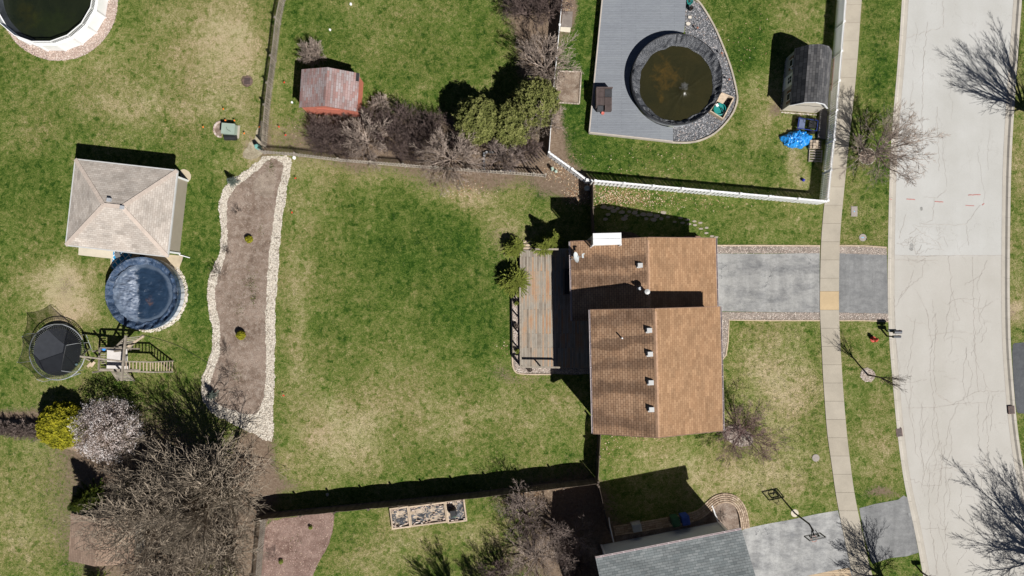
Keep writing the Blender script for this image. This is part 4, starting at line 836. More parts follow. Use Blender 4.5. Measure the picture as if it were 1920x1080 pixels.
def disc(m, c, r, z, n=96, rings=26, fn=None):
    vs = [(c[0], c[1], c[2] + z + (fn(0, 0) if fn else 0))]; fs = []
    for i in range(1, rings + 1):
        for k in range(n):
            t = 2 * PI * k / n; x = r * i / rings * math.cos(t); y = r * i / rings * math.sin(t); vs.append((c[0] + x, c[1] + y, c[2] + z + (fn(x, y) if fn else 0)))
    for k in range(n): fs.append((0, 1 + k, 1 + (k + 1) % n))
    for i in range(rings - 1):
        for k in range(n): fs.append((1 + i * n + k, 1 + (i + 1) * n + k, 1 + (i + 1) * n + (k + 1) % n, 1 + i * n + (k + 1) % n))
    return m.add(vs, fs)
def water_mat(name, blobs, base, deep, rough=.22):
    n = N(name); c = n.mix(n.noise(.45, 5, .6, 1), base, deep)
    for (x, y, sx, sy, col, st) in blobs:
        mp = n.mapv((1 / sx, 1 / sy, 1), loc=(-x / sx, -y / sy, 0)); ln = n.n('ShaderNodeVectorMath', operation='LENGTH'); n.l(mp, ln.inputs[0])
        f = n.math('ADD', ln.outputs['Value'], n.math('MULTIPLY', n.noise(1.6, 5, .65, .5), .55)); r = n.n('ShaderNodeMapRange'); r.inputs[1].default_value = 1.5; r.inputs[2].default_value = .45; n.l(f, r.inputs[0])
        c = n.mix(n.math('MULTIPLY', r.outputs[0], st), c, col)
    c = n.mix(n.noise(9, 4, .7), n.mix(1.0, c, (.75,) * 3, 'MULTIPLY'), c)
    return n.done(c, rough, .3)
# grey deck yard pool
pc = g(1262, 158); t = thing('covered_pool', 'round above ground pool under a black winter cover beside the grey deck', 'pool', pc)
m = M(); m.lathe((0, 0, 0), [(3.5, .0), (3.5, 1.28)], 60, None, False); m.build('wall', M_metal, t)
blk = cover_mat('black_cover_vinyl', (.06, .063, .07), 1.0, .32)
m = M(); annulus(m, (0, 0, 0), 3.64, 1.0, 3.58, 1.34, 96, .05, 4, 3); annulus(m, (0, 0, 0), 3.58, 1.34, 2.95, 1.0, 220, .15, 16, 7, (0, -.26)); 
m.build('cover', blk, t, smooth=True)
def fold2(x, y):
    dx, dy = x - .62, y + .55; r = math.hypot(dx, dy); a_ = math.atan2(dy, dx)
    z = .2 * math.exp(-(r / .4) ** 2)
    for an in (-2.55, -1.72, -2.1, -1.0, -.4, 1.5, .6, 2.4): z += .022 * math.exp(-((((a_ - an + PI) % (2 * PI)) - PI) / (.05 + .04 / (r + .2))) ** 2) * min(1, r * 2) * math.exp(-r / 2.4)
    return z + .03 * mnoise.noise((a_ * 7, r * .5, 2)) * math.exp(-r / .9)
m = M(); disc(m, (0, -.26, 0), 3.03, .98, 160, 44, fold2)
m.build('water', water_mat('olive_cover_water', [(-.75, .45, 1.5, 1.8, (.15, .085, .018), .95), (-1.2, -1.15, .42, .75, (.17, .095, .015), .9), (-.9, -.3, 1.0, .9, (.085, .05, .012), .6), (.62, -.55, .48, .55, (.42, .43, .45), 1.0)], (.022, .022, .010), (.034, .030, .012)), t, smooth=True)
m = M(); m.ring((0, 0, 1.33), 3.6, .035, 72, 6); m.build('rim', M_black, t)
# top left pool
pc = g(107, 0); t = thing('white_walled_pool', 'large round pool with white wall panels and a white railing at the top left corner', 'pool', pc)
Rp = 96 * PX; ns = 18; wm = simple('pool_wall_white', (.76, .76, .74), .05, 1, 0, .5)
for k in range(ns):
    t0, t1 = 2 * PI * k / ns, 2 * PI * (k + 1) / ns; p0, p1 = Vector((Rp * math.cos(t0), Rp * math.sin(t0))), Vector((Rp * math.cos(t1), Rp * math.sin(t1)))
    m = M(); m.beam((*p0, .65), (*p1, .65), .05, 1.25); m.build('wall_panel', wm, t)
    m = M(); m.beam((*(p0 * 1.01), 0), (*(p0 * 1.01), 1.34), .16, .1); m.beam((*(p0 * 1.0), 1.34), (*(p0 * 1.0), 1.95), .06, .05); m.build('upright', M_white, t)
    m = M(); m.beam((*p0, 1.34), (*p1, 1.34), .2, .05); m.build('top_rail', M_white, t)
    f = M(); f.beam((*p0, 1.93), (*p1, 1.93), .05, .05); f.beam((*p0, 1.47), (*p1, 1.47), .04, .04)
    for j in range(1, 13): p = p0 + (p1 - p0) * (j / 13); f.beam((*p, 1.47), (*p, 1.93), .035, .03)
    f.build('railing', M_white, t)
m = M(); annulus(m, (0, 0, 0), Rp - .08, 1.28, Rp - .42, .85, 96, .05, 6, 11); m.build('cover', cover_mat('dark_liner', (.035, .04, .045), .8, .3), t, smooth=True)
def fold1(x, y):
    r = math.hypot(x + .3, y - .9); a_ = math.atan2(y - .9, x + .3); z = .4 * math.exp(-(r / .6) ** 2)
    for an in (-.9, -1.4, -2.0, -.3): z += .02 * math.exp(-((a_ - an) / (.04 + .03 / (r + .2))) ** 2) * min(1, r)
    return z
m = M(); disc(m, (0, 0, 0), Rp - .4, .86, 120, 40, fold1); m.build('water', water_mat('green_black_water', [(-1.8, -1.6, 1.3, 1.4, (.045, .04, .008), .7), (.2, -2.2, 2.2, 1.6, (.022, .034, .008), .7), (-.3, .9, .7, .6, (.3, .32, .32), .9)], (.010, .014, .008), (.016, .020, .010)), t, smooth=True)
# blue pool
pc = g(280.5, 550.5); t = thing('navy_covered_pool', 'round above ground pool under a wrinkled navy tarp below the tan roofed outbuilding', 'pool', pc); Rb = 66 * PX
m = M(); m.lathe((0, 0, 0), [(Rb, 0), (Rb, 1.2)], 48, None, False); m.build('wall', simple('pale_pool_wall', (.5, .52, .56), .1, 1, 0, .5), t)
nav = cover_mat('navy_tarp', (.034, .06, .11), 1.0, .38, ((.17, .21, .28), 1.3, .52, .72))  # silvery sky sheen painted into the navy colour
m = M(); annulus(m, (0, 0, 0), Rb + .06, .75, Rb + .03, 1.24, 110, .06, 4, 17); annulus(m, (0, 0, 0), Rb + .03, 1.24, Rb - .55, .90, 160, .13, 12, 23); m.build('cover', nav, t, smooth=True)
def fold3(x, y): k = max(0, min(1, (-x - .35) * 1.6)); return .05 * mnoise.noise((x * 1.2 + y * .9, y * 1.6 - x * .5, 4)) + (.03 + .13 * k) * mnoise.noise((x * 1.6, (y + x * .4) * 3.6, 7)) + (.02 + .08 * k) * mnoise.noise((x * 5, y * 7, 2)) + .22 * k
def tarp_mat():
    n = N('navy_tarp_puddle'); sx = n.n('ShaderNodeSeparateXYZ'); n.l(n.tc.outputs['Object'], sx.inputs[0])
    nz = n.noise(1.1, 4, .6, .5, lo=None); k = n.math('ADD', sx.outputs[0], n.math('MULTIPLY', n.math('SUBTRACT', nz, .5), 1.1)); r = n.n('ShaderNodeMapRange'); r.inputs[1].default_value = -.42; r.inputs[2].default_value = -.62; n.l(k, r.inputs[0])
    st_ = n.noise(1.5, 6, .75, 1.5, n.mapv((.55, 2.6, 1)), .38, .66); sil = n.mix(st_, (.035, .06, .11), (.27, .31, .38))  # silver streaks: sky reflection on the wrinkles, painted as colour
    pud = n.mix(n.noise(.9, 5, .6, 1), (.010, .022, .044), (.020, .040, .075)); br = n.mapv((1 / .75, 1 / .95, 1), loc=(-.35 / .75, .75 / .95, 0)); ln = n.n('ShaderNodeVectorMath', operation='LENGTH'); n.l(br, ln.inputs[0])
    rr = n.n('ShaderNodeMapRange'); rr.inputs[1].default_value = 1.25; rr.inputs[2].default_value = .65; n.l(n.math('ADD', ln.outputs['Value'], n.math('MULTIPLY', n.noise(1.9, 5, .7, lo=.35, hi=.65), .7)), rr.inputs[0]); pud = n.mix(n.math('MULTIPLY', rr.outputs[0], .85), pud, (.13, .062, .035))
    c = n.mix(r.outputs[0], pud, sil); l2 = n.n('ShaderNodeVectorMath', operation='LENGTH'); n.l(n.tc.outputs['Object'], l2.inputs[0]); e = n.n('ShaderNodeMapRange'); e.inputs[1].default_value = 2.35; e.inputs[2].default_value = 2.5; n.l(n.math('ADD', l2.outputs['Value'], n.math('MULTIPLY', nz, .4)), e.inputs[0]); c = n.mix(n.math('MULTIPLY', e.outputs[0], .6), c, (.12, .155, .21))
    n.bump(n.noise(1.6, 6, .7, 2, n.mapv((.6, 2, 1)), lo=None), .6, .08); return n.done(c, .3, .45)
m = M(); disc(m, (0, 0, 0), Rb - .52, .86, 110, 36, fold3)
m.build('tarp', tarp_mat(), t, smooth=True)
m = M(); 
for k in range(36):
    tt = 2 * PI * k / 36; 
    if -2.6 < math.atan2(math.sin(tt), math.cos(tt)) < 1.2: m.beam((Rb * 1.0 * math.cos(tt), Rb * math.sin(tt), 1.27), ((Rb + .1) * math.cos(tt), (Rb + .1) * math.sin(tt), .1), .03, .02)
m.build('tie_cords', M_black, t)

# ------------------------------------------------------------------ grey composite deck and its gravel
dz = .56
dp = gl([(1131, -60), (1127, 5), (1105, 247), (1262, 264), (1268, 228), (1282, 100), (1286, 7), (1290, -60)])
dp = [q(x_, y_, dz) for x_, y_ in [(1132, -60), (1129, 2), (1105, 248), (1262, 265), (1270, 190), (1283, 60), (1286, 6), (1200, 3), (1180, -60)]]
dd = thing('grey_deck', 'large low grey composite deck wrapped around the black covered pool', 'deck', (*g(1190, 130), 0)); bb = (*g(1190, 130), 0)
wc = g(1262, 158)
cut = [q(x_, y_, dz) for x_, y_ in [(1132, -60), (1129, 2), (1105, 248), (1262, 265), (1262, 246)]] 
arc = [(wc[0] + 3.66 * math.cos(a_), wc[1] + 3.66 * math.sin(a_)) for a_ in [R(268 - k * 7.2) for k in range(25)]]
poly = cut + arc + [q(x_, y_, dz) for x_, y_ in [(1283, 60), (1286, 6), (1290, -60)]]
m = M(); m.prism(poly, dz - .05, dz); m.build('decking', M_comp, dd, bb)
m = M(); 
for a_, b_ in (((1132, -60), (1129, 2)), ((1129, 2), (1105, 248)), ((1105, 248), (1262, 265))): p, e = q(*a_, dz), q(*b_, dz); m.beam((*p, .25), (*e, .25), .04, .44); m.beam((*p, dz - .02), (*e, dz - .02), .1, .06)
m.build('skirt', simple('pale_deck_trim', (.45, .40, .35), .1), dd, bb)
gp_ = gl([(1283, 0), (1300, 0), (1312, 8), (1338, 50), (1355, 90), (1370, 130), (1380, 175), (1381, 190), (1372, 214), (1352, 238), (1330, 255), (1300, 266), (1270, 267), (1262, 266), (1262, 150), (1285, 66)])
struct('river_gravel_bed', M().sheet(gp_, .01), M_ggbed)
m = M(); scatter(m, gp_, 4200, .03, .075, .01, [circ(*wc, 3.45)]); stuff('river_gravel', m, M_ggravel, 'speckled grey river stones curving around the black covered pool', 'gravel')
m = M(); e = smooth(gl([(1300, -4), (1313, 6), (1339, 49), (1356, 89), (1371, 129), (1381.5, 174), (1382.5, 190), (1374, 214), (1353, 240), (1331, 257), (1300, 268), (1262, 268), (1238, 264)]), 2, False)
for k in range(0, len(e) - 1): m.ridge(offs(e[k:k + 2], .07), offs(e[k:k + 2], -.07), 0, .12)
struct('gravel_kerb', m, simple('landscape_edging', (.42, .37, .30), .2, 2, 14))
pl = thing('pump_enclosure', 'open timber frame holding the teal pool filter by the gravel', 'enclosure', g(1348, 205)); B0 = (*g(1348, 205), 0)
fr = gl([(1350, 178), (1372, 187), (1352, 226), (1328, 211)])
m = M()
for k in range(4): a_, b_ = fr[k], fr[(k + 1) % 4]; m.beam((*a_, .3), (*b_, .3), .09, .5)
m.build('frame', M_wood4, pl, B0); m = M(); m.sheet(gl([(1350, 179), (1362, 184), (1352, 198), (1340, 193)]), .54); m.prism(gl([(1350, 179), (1361, 184), (1351, 198), (1340, 193)]), .5, .53); m.build('lid', M_wood4, pl, B0)
ft = thing('filter_tank', 'teal green pool filter tank inside the timber frame', 'filter tank', g(1347, 207)); tl = simple('teal_plastic', (.02, .22, .20), .1, 2, 0, .4)
m = M(); m.lathe((0, 0, 0), [(.5, 0), (.52, .3), (.5, .42), (.43, .44), (.43, .3), (.02, .28)], 30); m.build('tank', tl, ft); m = M(); m.box((-.25, .28, .5), (.2, .24, .04), .5); m.build('label_plate', M_white, ft)
m = M(); m.tube([(.1, .1, .45), (.3, -.3, .5), (.1, -.7, .3)], .04, 8); m.build('hose', M_black, ft)
for k, (x, y) in enumerate(((1305, 56), (1350, 103), (1364, 152))):
    o = thing('path_light', ['small dark stake light nearest the deck corner on the grey gravel', 'small rusty stake light midway round the grey gravel', 'small rusty stake light closest to the pump frame on the grey gravel'][k], 'path light', g(x, y), 0, 'path lights on the grey gravel')
    m = M(); m.tube([(0, 0, 0), (0, 0, .42)], .02, 6); m.build('stake', M_black, o); m = M(); m.lathe((0, 0, .4), [(.03, 0), (.08, .02), (.09, .08), (.02, .14)], 12); m.build('lamp_shade', simple('copper', (.3, .13, .09), .1, 2, 0, .5) if k == 0 else bpy.data.materials['copper'], o)
# patio furniture on the deck (brown slatted blocks)
bw_ = simple('brown_resin_slats', (.10, .075, .07), .2, 3, 10, .6); bpad = simple('dark_grey_cushion', (.06, .06, .065), .2, 5, 20)
so_ = thing('patio_sectional', 'dark brown slatted patio set pushed together on the grey deck', 'patio furniture', (*q(1132, 188, .9), dz))
def slats(x, y, w_, h_, z, vert=True):
    m = M(); m.box((x, y, z / 2), (w_, h_, z - .03)); n_ = 6
    for k in range(n_): m.box((x - w_ / 2 + w_ * (k + .5) / n_, y, z), (w_ / n_ * .8, h_, .04))
    return m
for (x, y, w_, h_, z) in ((-.28, .50, .62, .62, .62), (.34, .50, .56, .60, .64), (-.28, -.14, .62, .6, .6), (.34, -.14, .56, .6, .6), (.34, -.66, .56, .42, .56)):
    sm_ = slats(x, y, w_, h_, z).build('seat_block', bw_ if not (x > 0 and y > .3) else bpad, so_)
m = M(); m.box((-.62, .1, .45), (.08, 1.5, .9)); m.box((0, .86, .45), (1.3, .08, .9)); m.build('backrest', bw_, so_)
m = M(); m.box((-.3, -.66, .25), (.5, .4, .5)); m.box((-.3, -.66, .52), (.4, .3, .04)); m.build('side_table', bpad, so_)
o = M().lathe((0, 0, 0), [(.1, 0), (.12, .1), (.13, .16), (.02, .14)], 14).build('flower_pot', simple('coral_pot', (.55, .15, .12), .1)); o.location = (*q(1130, 213, .6), dz); tag(o, 'small coral coloured pot beside the brown patio set', 'pot')
for k, (x, y, s_) in enumerate(((1279, 9, .3), (1291, 7, .26), (1294, 19, .16))):
    o = thing('planter_pot', ['black angular planter at the top edge of the grey deck', 'round dark pot with teal rim at the top of the gravel', 'smallest dark pot just below the teal rimmed one'][k], 'planter', g(x, y), .4 * k, 'pots at the top of the gravel')
    m = M(); m.lathe((0, 0, 0), [(s_ * .6, 0), (s_, .45), (s_ * .85, .45), (s_ * .7, .38)], 8 if k == 0 else 18); m.build('pot', M_black if k != 1 else tl, o); m = M()
    for _ in range(50): a_ = random.random() * 6.28; r_ = random.random() * s_ * .7; m.beam((r_ * math.cos(a_), r_ * math.sin(a_), .36), (r_ * 1.4 * math.cos(a_), r_ * 1.4 * math.sin(a_), .36 + random.uniform(.05, .2)), .02, .006)
    m.build('dead_stems', M_bark3, o)
for k, (x, y, s_) in enumerate(((1293, 33, .17), (1290, 45, .2))):
    o = M().prism(rough(circ(0, 0, s_, 8, s_ * .7), .1, .03, 0), 0, .08, .8).build('pale_rock', M_stone); o.location = (*g(x, y), .02); tag(o, ['smaller cream flat rock on the grey gravel', 'larger cream flat rock on the grey gravel'][k], 'rock')
# sandpit by the white side fence
sp = gl([(1047, 134), (1090, 135), (1086, 195), (1041, 192)])
struct('sandy_bed', M().sheet(sp, .01), mulch('sand_dirt', (.24, .17, .125), (.38, .29, .22), (.46, .38, .30)))
ed = thing('brick_bed_border', 'thin border of pale bricks round the square dirt bed', 'border', g(1065, 165)); B0 = (*g(1065, 165), 0)
m = M()
for a_, b_ in zip(sp, sp[1:] + sp[:1]):
    p = dens([a_, b_], .24, False)
    for u_, v__ in zip(p, p[1:]): m.beam((*u_, .04), (u_[0] + (v__[0] - u_[0]) * .9, u_[1] + (v__[1] - u_[1]) * .9, .04), .1, .09)
m.build('bricks', rndramp('pale_brick', [(0, (.36, .29, .23)), (1, (.58, .50, .42))]), ed, B0)
for (p, lb, mt) in (([(1055, 22), (1074, 22), (1072, 52), (1052, 51)], 'grey weathered board lying by the white side fence near the top edge', simple('grey_board', (.20, .17, .15), .2)), ([(1051, 51), (1070, 52), (1069, 61), (1050, 59)], 'cream slab lying below the grey board', M_patio)):
    tag(M().prism(gl(p), .01, .06).build('flat_board', mt), lb, 'board')
o = M().prism(gl([(1040, 178), (1046, 179), (1046, 189), (1039, 188)]), .02, .3).build('small_crate', simple('mint_plastic', (.30, .42, .36), .1)); tag(o, 'small mint green crate at the corner of the square dirt bed', 'crate')

# ------------------------------------------------------------------ old timber deck
td = thing('timber_deck', 'long weathered wooden deck with a shaded right half behind the brown house', 'deck', g(1010, 580)); B0 = (*g(1010, 580), 0); z = .45
dkp = [q(975, 469, z), q(1110, 469, z), q(1112, 598, z), q(1114, 690, z), q(977, 688, z)]
m = M(); m.prism(dkp, z - .04, z); m.build('decking', M_deck, td, B0)
m = M(); c = [q(975, 469, z), q(1110, 469, z), q(1114, 690, z), q(977, 688, z)]
for k in (0, 2, 3): m.beam((*c[k], z - .14), (*c[(k + 1) % 4], z - .14), .04, .24)
m.build('rim_joist', M_wood, td, B0)
def rail(a_, b_, n_):
    p, e = Vector((*q(*a_, 0), 0)), Vector((*q(*b_, 0), 0)); m = M(); m.beam(p + Vector((0, 0, 1.38)), e + Vector((0, 0, 1.38)), .14, .04); m.beam(p + Vector((0, 0, 1.28)), e + Vector((0, 0, 1.28)), .04, .09); m.build('top_rail', M_wood, td, B0)
    for k in range(n_): o_ = p + (e - p) * (k / (n_ - 1)); m = M(); m.beam(o_ + Vector((0, 0, 0)), o_ + Vector((0, 0, 1.36)), .09, .09); m.build('post', M_wood, td, B0)
rail((975, 540), (976, 686), 6); rail((978, 685), (1047, 686), 3); rail((1003, 469.5), (1066, 470), 3)
for k in range(3): m = M(); p = [q(981, 451 + 6.2 * k, .12 * (k + 1)), q(1003, 452 + 6.2 * k, .12 * (k + 1)), q(1003, 457.0 + 6.2 * k, .12 * (k + 1)), q(981, 456 + 6.2 * k, .12 * (k + 1))]; m.prism(p, .12 * (k + 1) - .04, .12 * (k + 1)); m.build('stair_tread', M_wood4, td, B0)
m = M(); m.prism(gl([(1056, 505), (1068, 505), (1068, 552), (1056, 552)]), z, z + .9); tag(m.build('dark_bench_box', M_black), 'dark box standing in the shade on the timber deck', 'deck box')
for k, (x, y) in enumerate(((967, 611), (993, 692))):
    o = thing('stump_planter', ['round planter of dead stems left of the timber deck', 'round planter of dead stems below the timber deck'][k], 'planter', g(x, y), 0, 'dead stem planters')
    m = M(); m.lathe((0, 0, 0), [(.19, 0), (.23, .3), (.19, .3), (.16, .25)], 18); m.build('pot', M_bark3, o); m = M()
    for _ in range(40): a_ = random.random() * 6.28; r_ = random.random() * .16; m.beam((r_ * math.cos(a_), r_ * math.sin(a_), .2), (r_ * 1.3 * math.cos(a_), r_ * 1.3 * math.sin(a_), random.uniform(.32, .5)), .02, .01)
    m.build('dead_stems', M_bark2, o)

# ------------------------------------------------------------------ trampoline
def net_mat(name, op, c=(.012, .014, .013)):
    n = N(name); tr = n.n('ShaderNodeBsdfTransparent'); mx = n.n('ShaderNodeMixShader'); mx.inputs[0].default_value = op; n.done(c, .8, .1)
    n.l(tr.outputs[0], mx.inputs[1]); n.l(n.b.outputs[0], mx.inputs[2]); out = [x for x in n.t.nodes if x.type == 'OUTPUT_MATERIAL'][0]; n.l(mx.outputs[0], out.inputs[0]); return n.m
M_net = net_mat('black_netting', .5)
tp = thing('trampoline', 'round black trampoline with a sagging net enclosure on poles', 'trampoline', g(121, 658.5)); Rt = 2.24; zt = .9
m = M(); disc(m, (0, 0, 0), 1.9, zt, 60, 6, lambda x, y: -.05 * (1 - (x * x + y * y) / 3.6)); m.build('mat', simple('trampoline_mat', (.035, .038, .045), .15, 2, 0, .6), tp)
m = M(); m.ring((0, 0, zt), Rt, .035, 60, 6); m.build('frame', M_metal, tp)
m = M()
for k in range(84): a_ = 2 * PI * k / 84; m.beam((1.88 * math.cos(a_), 1.88 * math.sin(a_), zt), (Rt * math.cos(a_), Rt * math.sin(a_), zt), .028, .02)
m.build('springs', simple('dull_springs', (.16, .165, .17), .1), tp)
for k in range(4):
    a_ = R(20 + 90 * k); m = M(); p = [(Rt * math.cos(a_ - .3), Rt * math.sin(a_ - .3)), (Rt * math.cos(a_ + .3), Rt * math.sin(a_ + .3))]
    m.tube([(*p[0], zt), (*p[0], .04), (*p[1], .04), (*p[1], zt)], .022, 6); m.build('leg', M_metal, tp)
angs = [R(19 - 60 * k) for k in range(6)]; tops = [(2.02 * math.cos(a_), 2.02 * math.sin(a_), 2.7) for a_ in angs]
for k, a_ in enumerate(angs):
    m = M(); m.tube([((Rt + .02) * math.cos(a_), (Rt + .02) * math.sin(a_), .3), ((Rt + .06) * math.cos(a_), (Rt + .06) * math.sin(a_), 1.9), tops[k]], .02, 6); m.build('pole', M_metal, tp)
m = M(); hh = []; sag = 10
rows = 8
for r_ in range(rows + 1):
    f = r_ / rows; zz = zt + (2.68 - zt) * f
    for k in range(6):
        a0_, a1_ = angs[k], angs[(k + 1) % 6]; A_ = Vector((math.cos(a0_), math.sin(a0_))); B_ = Vector((math.cos(a1_), math.sin(a1_))); rr = 1.98 + .06 * math.sin(PI * f)
        for j in range(6):
            u = j / 6; p = (A_ * (1 - u) + B_ * u); ln = p.length; pn = p / ln; pull = rr * (1 - f) * 1.0 + rr * f * ln; pull -= f * .10 * math.sin(PI * u); hh.append((pn.x * pull, pn.y * pull, zz - (.12 * math.sin(PI * u) if r_ == rows else 0)))
n_ = 36; m.add(hh, [(r_ * n_ + k, r_ * n_ + (k + 1) % n_, (r_ + 1) * n_ + (k + 1) % n_, (r_ + 1) * n_ + k) for r_ in range(rows) for k in range(n_)]); m.build('net', M_net, tp)
m = M(); m.tube([hh[rows * n_ + k] for k in range(n_)] + [hh[rows * n_]], .018, 4); m.build('net_border', M_black, tp)
o = M().lathe((0, 0, 0), [(.01, 0), (.08, .03), (.11, .11), (.08, .19), (.01, .22)], 14).build('ball', simple('pale_teal_ball', (.30, .48, .50), .1), smooth=True); o.location = (*q(143, 683, 1.0), .87); tag(o, 'pale teal ball lying on the black trampoline mat', 'ball')

# ------------------------------------------------------------------ wooden play set
ps = thing('wooden_play_set', 'weathered wooden play tower with monkey bars, ladders and a swing beam', 'play set', g(232, 680)); B0 = (*g(232, 680), 0)
def P3(x, y, h): return Vector((*q(x, y, h), h))
tw = [(g(205, 655), g(246, 655), g(246, 693), g(205, 693))][0]
for k, (x, y) in enumerate(tw): m = M(); m.beam((x, y, 0), (x, y, 2.35 if k in (1, 2) else 2.2), .12, .12); m.build('post', M_wood, ps, B0)
m = M(); m.prism([P3(x, y, 1.35).to_2d() for x, y in ((201, 654), (238, 654), (240, 692), (200, 692))], 1.3, 1.37); m.build('platform', simple('pale_platform_board', (.60, .56, .53), .1, 2, 12), ps, B0)
m = M()
for y_ in (653, 693):
    m.beam(P3(188, y_ - 1, 2.0), P3(262, y_ + 1, 2.0), .1, .14)
m.beam(P3(187, 653, 2.0), P3(185, 693, 2.0), .1, .14)
for k in range(9): a_ = P3(189 + 1.7 * 0, 656 + 4.2 * k, 1.7); m.beam(a_, P3(198, 656 + 4.2 * k, 1.7), .07, .03)
m.build('side_rail', M_wood, ps, B0)
m = M(); m.beam(P3(236, 629, 2.9), P3(228, 714, 2.9), .14, .16); m.build('ridge_beam', M_wood, ps, B0)
m = M(); m.beam(P3(151, 668, 2.5), P3(232, 678, 2.5), .12, .16); m.build('swing_beam', M_wood, ps, B0)
for dx in (-9, 9): m = M(); m.beam(P3(152, 668, 2.45), (*g(168, 664 + dx * 1.3), 0), .1, .1); m.build('leg', M_wood, ps, B0)
for (x, y) in ((172, 674),):
    m = M()
    for d_ in (-3, 3): m.beam(P3(x, y + d_ * .3, 2.4), P3(x + 4, y + d_ * 1.2, .6), .02, .02)
    o = m.build('swing_rope', M_black, ps, B0); m = M(); m.box(P3(x + 2, y + 9, .5), (.5, .2, .05), .9); m.build('swing_seat', M_wood4, o, B0); 
def ladder(nm, a0_, a1_, b0_, b1_, n_, mt=M_wood, mr=M_wood4):
    m = M(); m.beam(a0_, a1_, .09, .11); m.beam(b0_, b1_, .09, .11); o = m.build(nm, mt, ps, B0); m = M()
    for k in range(n_): f = (k + .7) / n_; m.beam(a0_ + (a1_ - a0_) * f, b0_ + (b1_ - b0_) * f, .06, .05)
    m.build('rungs', mr, o, B0)
ladder('monkey_bars', P3(232, 677.5, 2.0), P3(284, 679, 2.0), P3(232, 694, 2.0), P3(284, 698, 2.0), 8)
ladder('end_ladder', P3(283, 679, 2.0), (Vector((*g(325, 677), 0.0))), P3(283, 698, 2.0), Vector((*g(324, 697), 0)), 8)
ladder('upper_ladder', P3(236, 632, 2.8), P3(212, 655, 1.3), P3(268, 628, 1.5), P3(240, 655, 1.3), 7, M_wood, M_wood3)
ladder('climbing_ladder', P3(210, 697, 1.4), P3(222, 714, .1), P3(236, 697, 1.4), P3(252, 714, .1), 7, M_wood, M_wood3)
m = M(); m.beam(P3(270, 630, 1.6), P3(240, 650, 1.4), .14, .1); m.build('brace', M_wood4, ps, B0)
m = M(); m.beam(P3(186, 694, 2.0), P3(290, 698, 2.0), .1, .12); m.build('side_beam', M_wood, ps, B0)
o = M().lathe((0, 0, 0), [(.01, 0), (.12, .05), (.15, .15), (.12, .25), (.01, .3)], 14).build('blue_ball', simple('bright_blue_ball', (.03, .22, .62), .1), smooth=True); o.location = P3(197, 654, 1.7); tag(o, 'bright blue ball at the upper left corner of the play tower', 'ball')
o = thing('round_seat', 'small pale wooden board leaning right of the pole near the trampoline', 'board', g(168, 684), .8); m = M(); m.box((0, 0, .03), (.45, .2, .05)); m.build('plank', M_wood4, o)

# ------------------------------------------------------------------ trees and shrubs
def perp(d):
    a = d.cross(Vector((0, 0, 1)) if abs(d.z) < .9 else Vector((1, 0, 0))).normalized(); return a, d.cross(a).normalized()
def grow(rng, p, d, L, r, lev, maxlev, out, kids, ang, up, wand, ratio, tip):
    n = (5, 4, 4, 3, 2, 2)[lev]; pts = [p.copy()]; rad = [r]; q_ = p.copy(); dd = d.copy()
    for i in range(n):
        a, b = perp(dd); dd = (dd + a * rng.gauss(0, wand) + b * rng.gauss(0, wand) + Vector((0, 0, up))).normalized()
        q_ = q_ + dd * (L / n); pts.append(q_.copy()); rad.append(max(tip, r * (1 - .6 * (i + 1) / n)))
    out.append((lev, pts, rad))
    if lev >= maxlev: return
    k = kids[min(lev, len(kids) - 1)]; ph = rng.random() * 6.28
    for j in range(k):
        f = .18 + .82 * (j + rng.random()) / k; f = min(f, .999) if j < k - 1 else .999; i = min(n - 1, int(f * n)); t = f * n - i; c = pts[i].lerp(pts[i + 1], t)
        cd = (pts[i + 1] - pts[i]).normalized(); a, b = perp(cd); ph += 2.4 + rng.uniform(-.5, .5); an = rng.uniform(ang * .7, ang * 1.25) * (.5 if j == k - 1 else 1)
        nd = (cd * math.cos(an) + (a * math.cos(ph) + b * math.sin(ph)) * math.sin(an)).normalized()
        grow(rng, c, nd, L * ratio * rng.uniform(.7, 1.15) * (1.15 - .35 * f), max(tip, rad[min(i + 1, n)] * .72), lev + 1, maxlev, out, kids, ang, up, wand, ratio, tip)
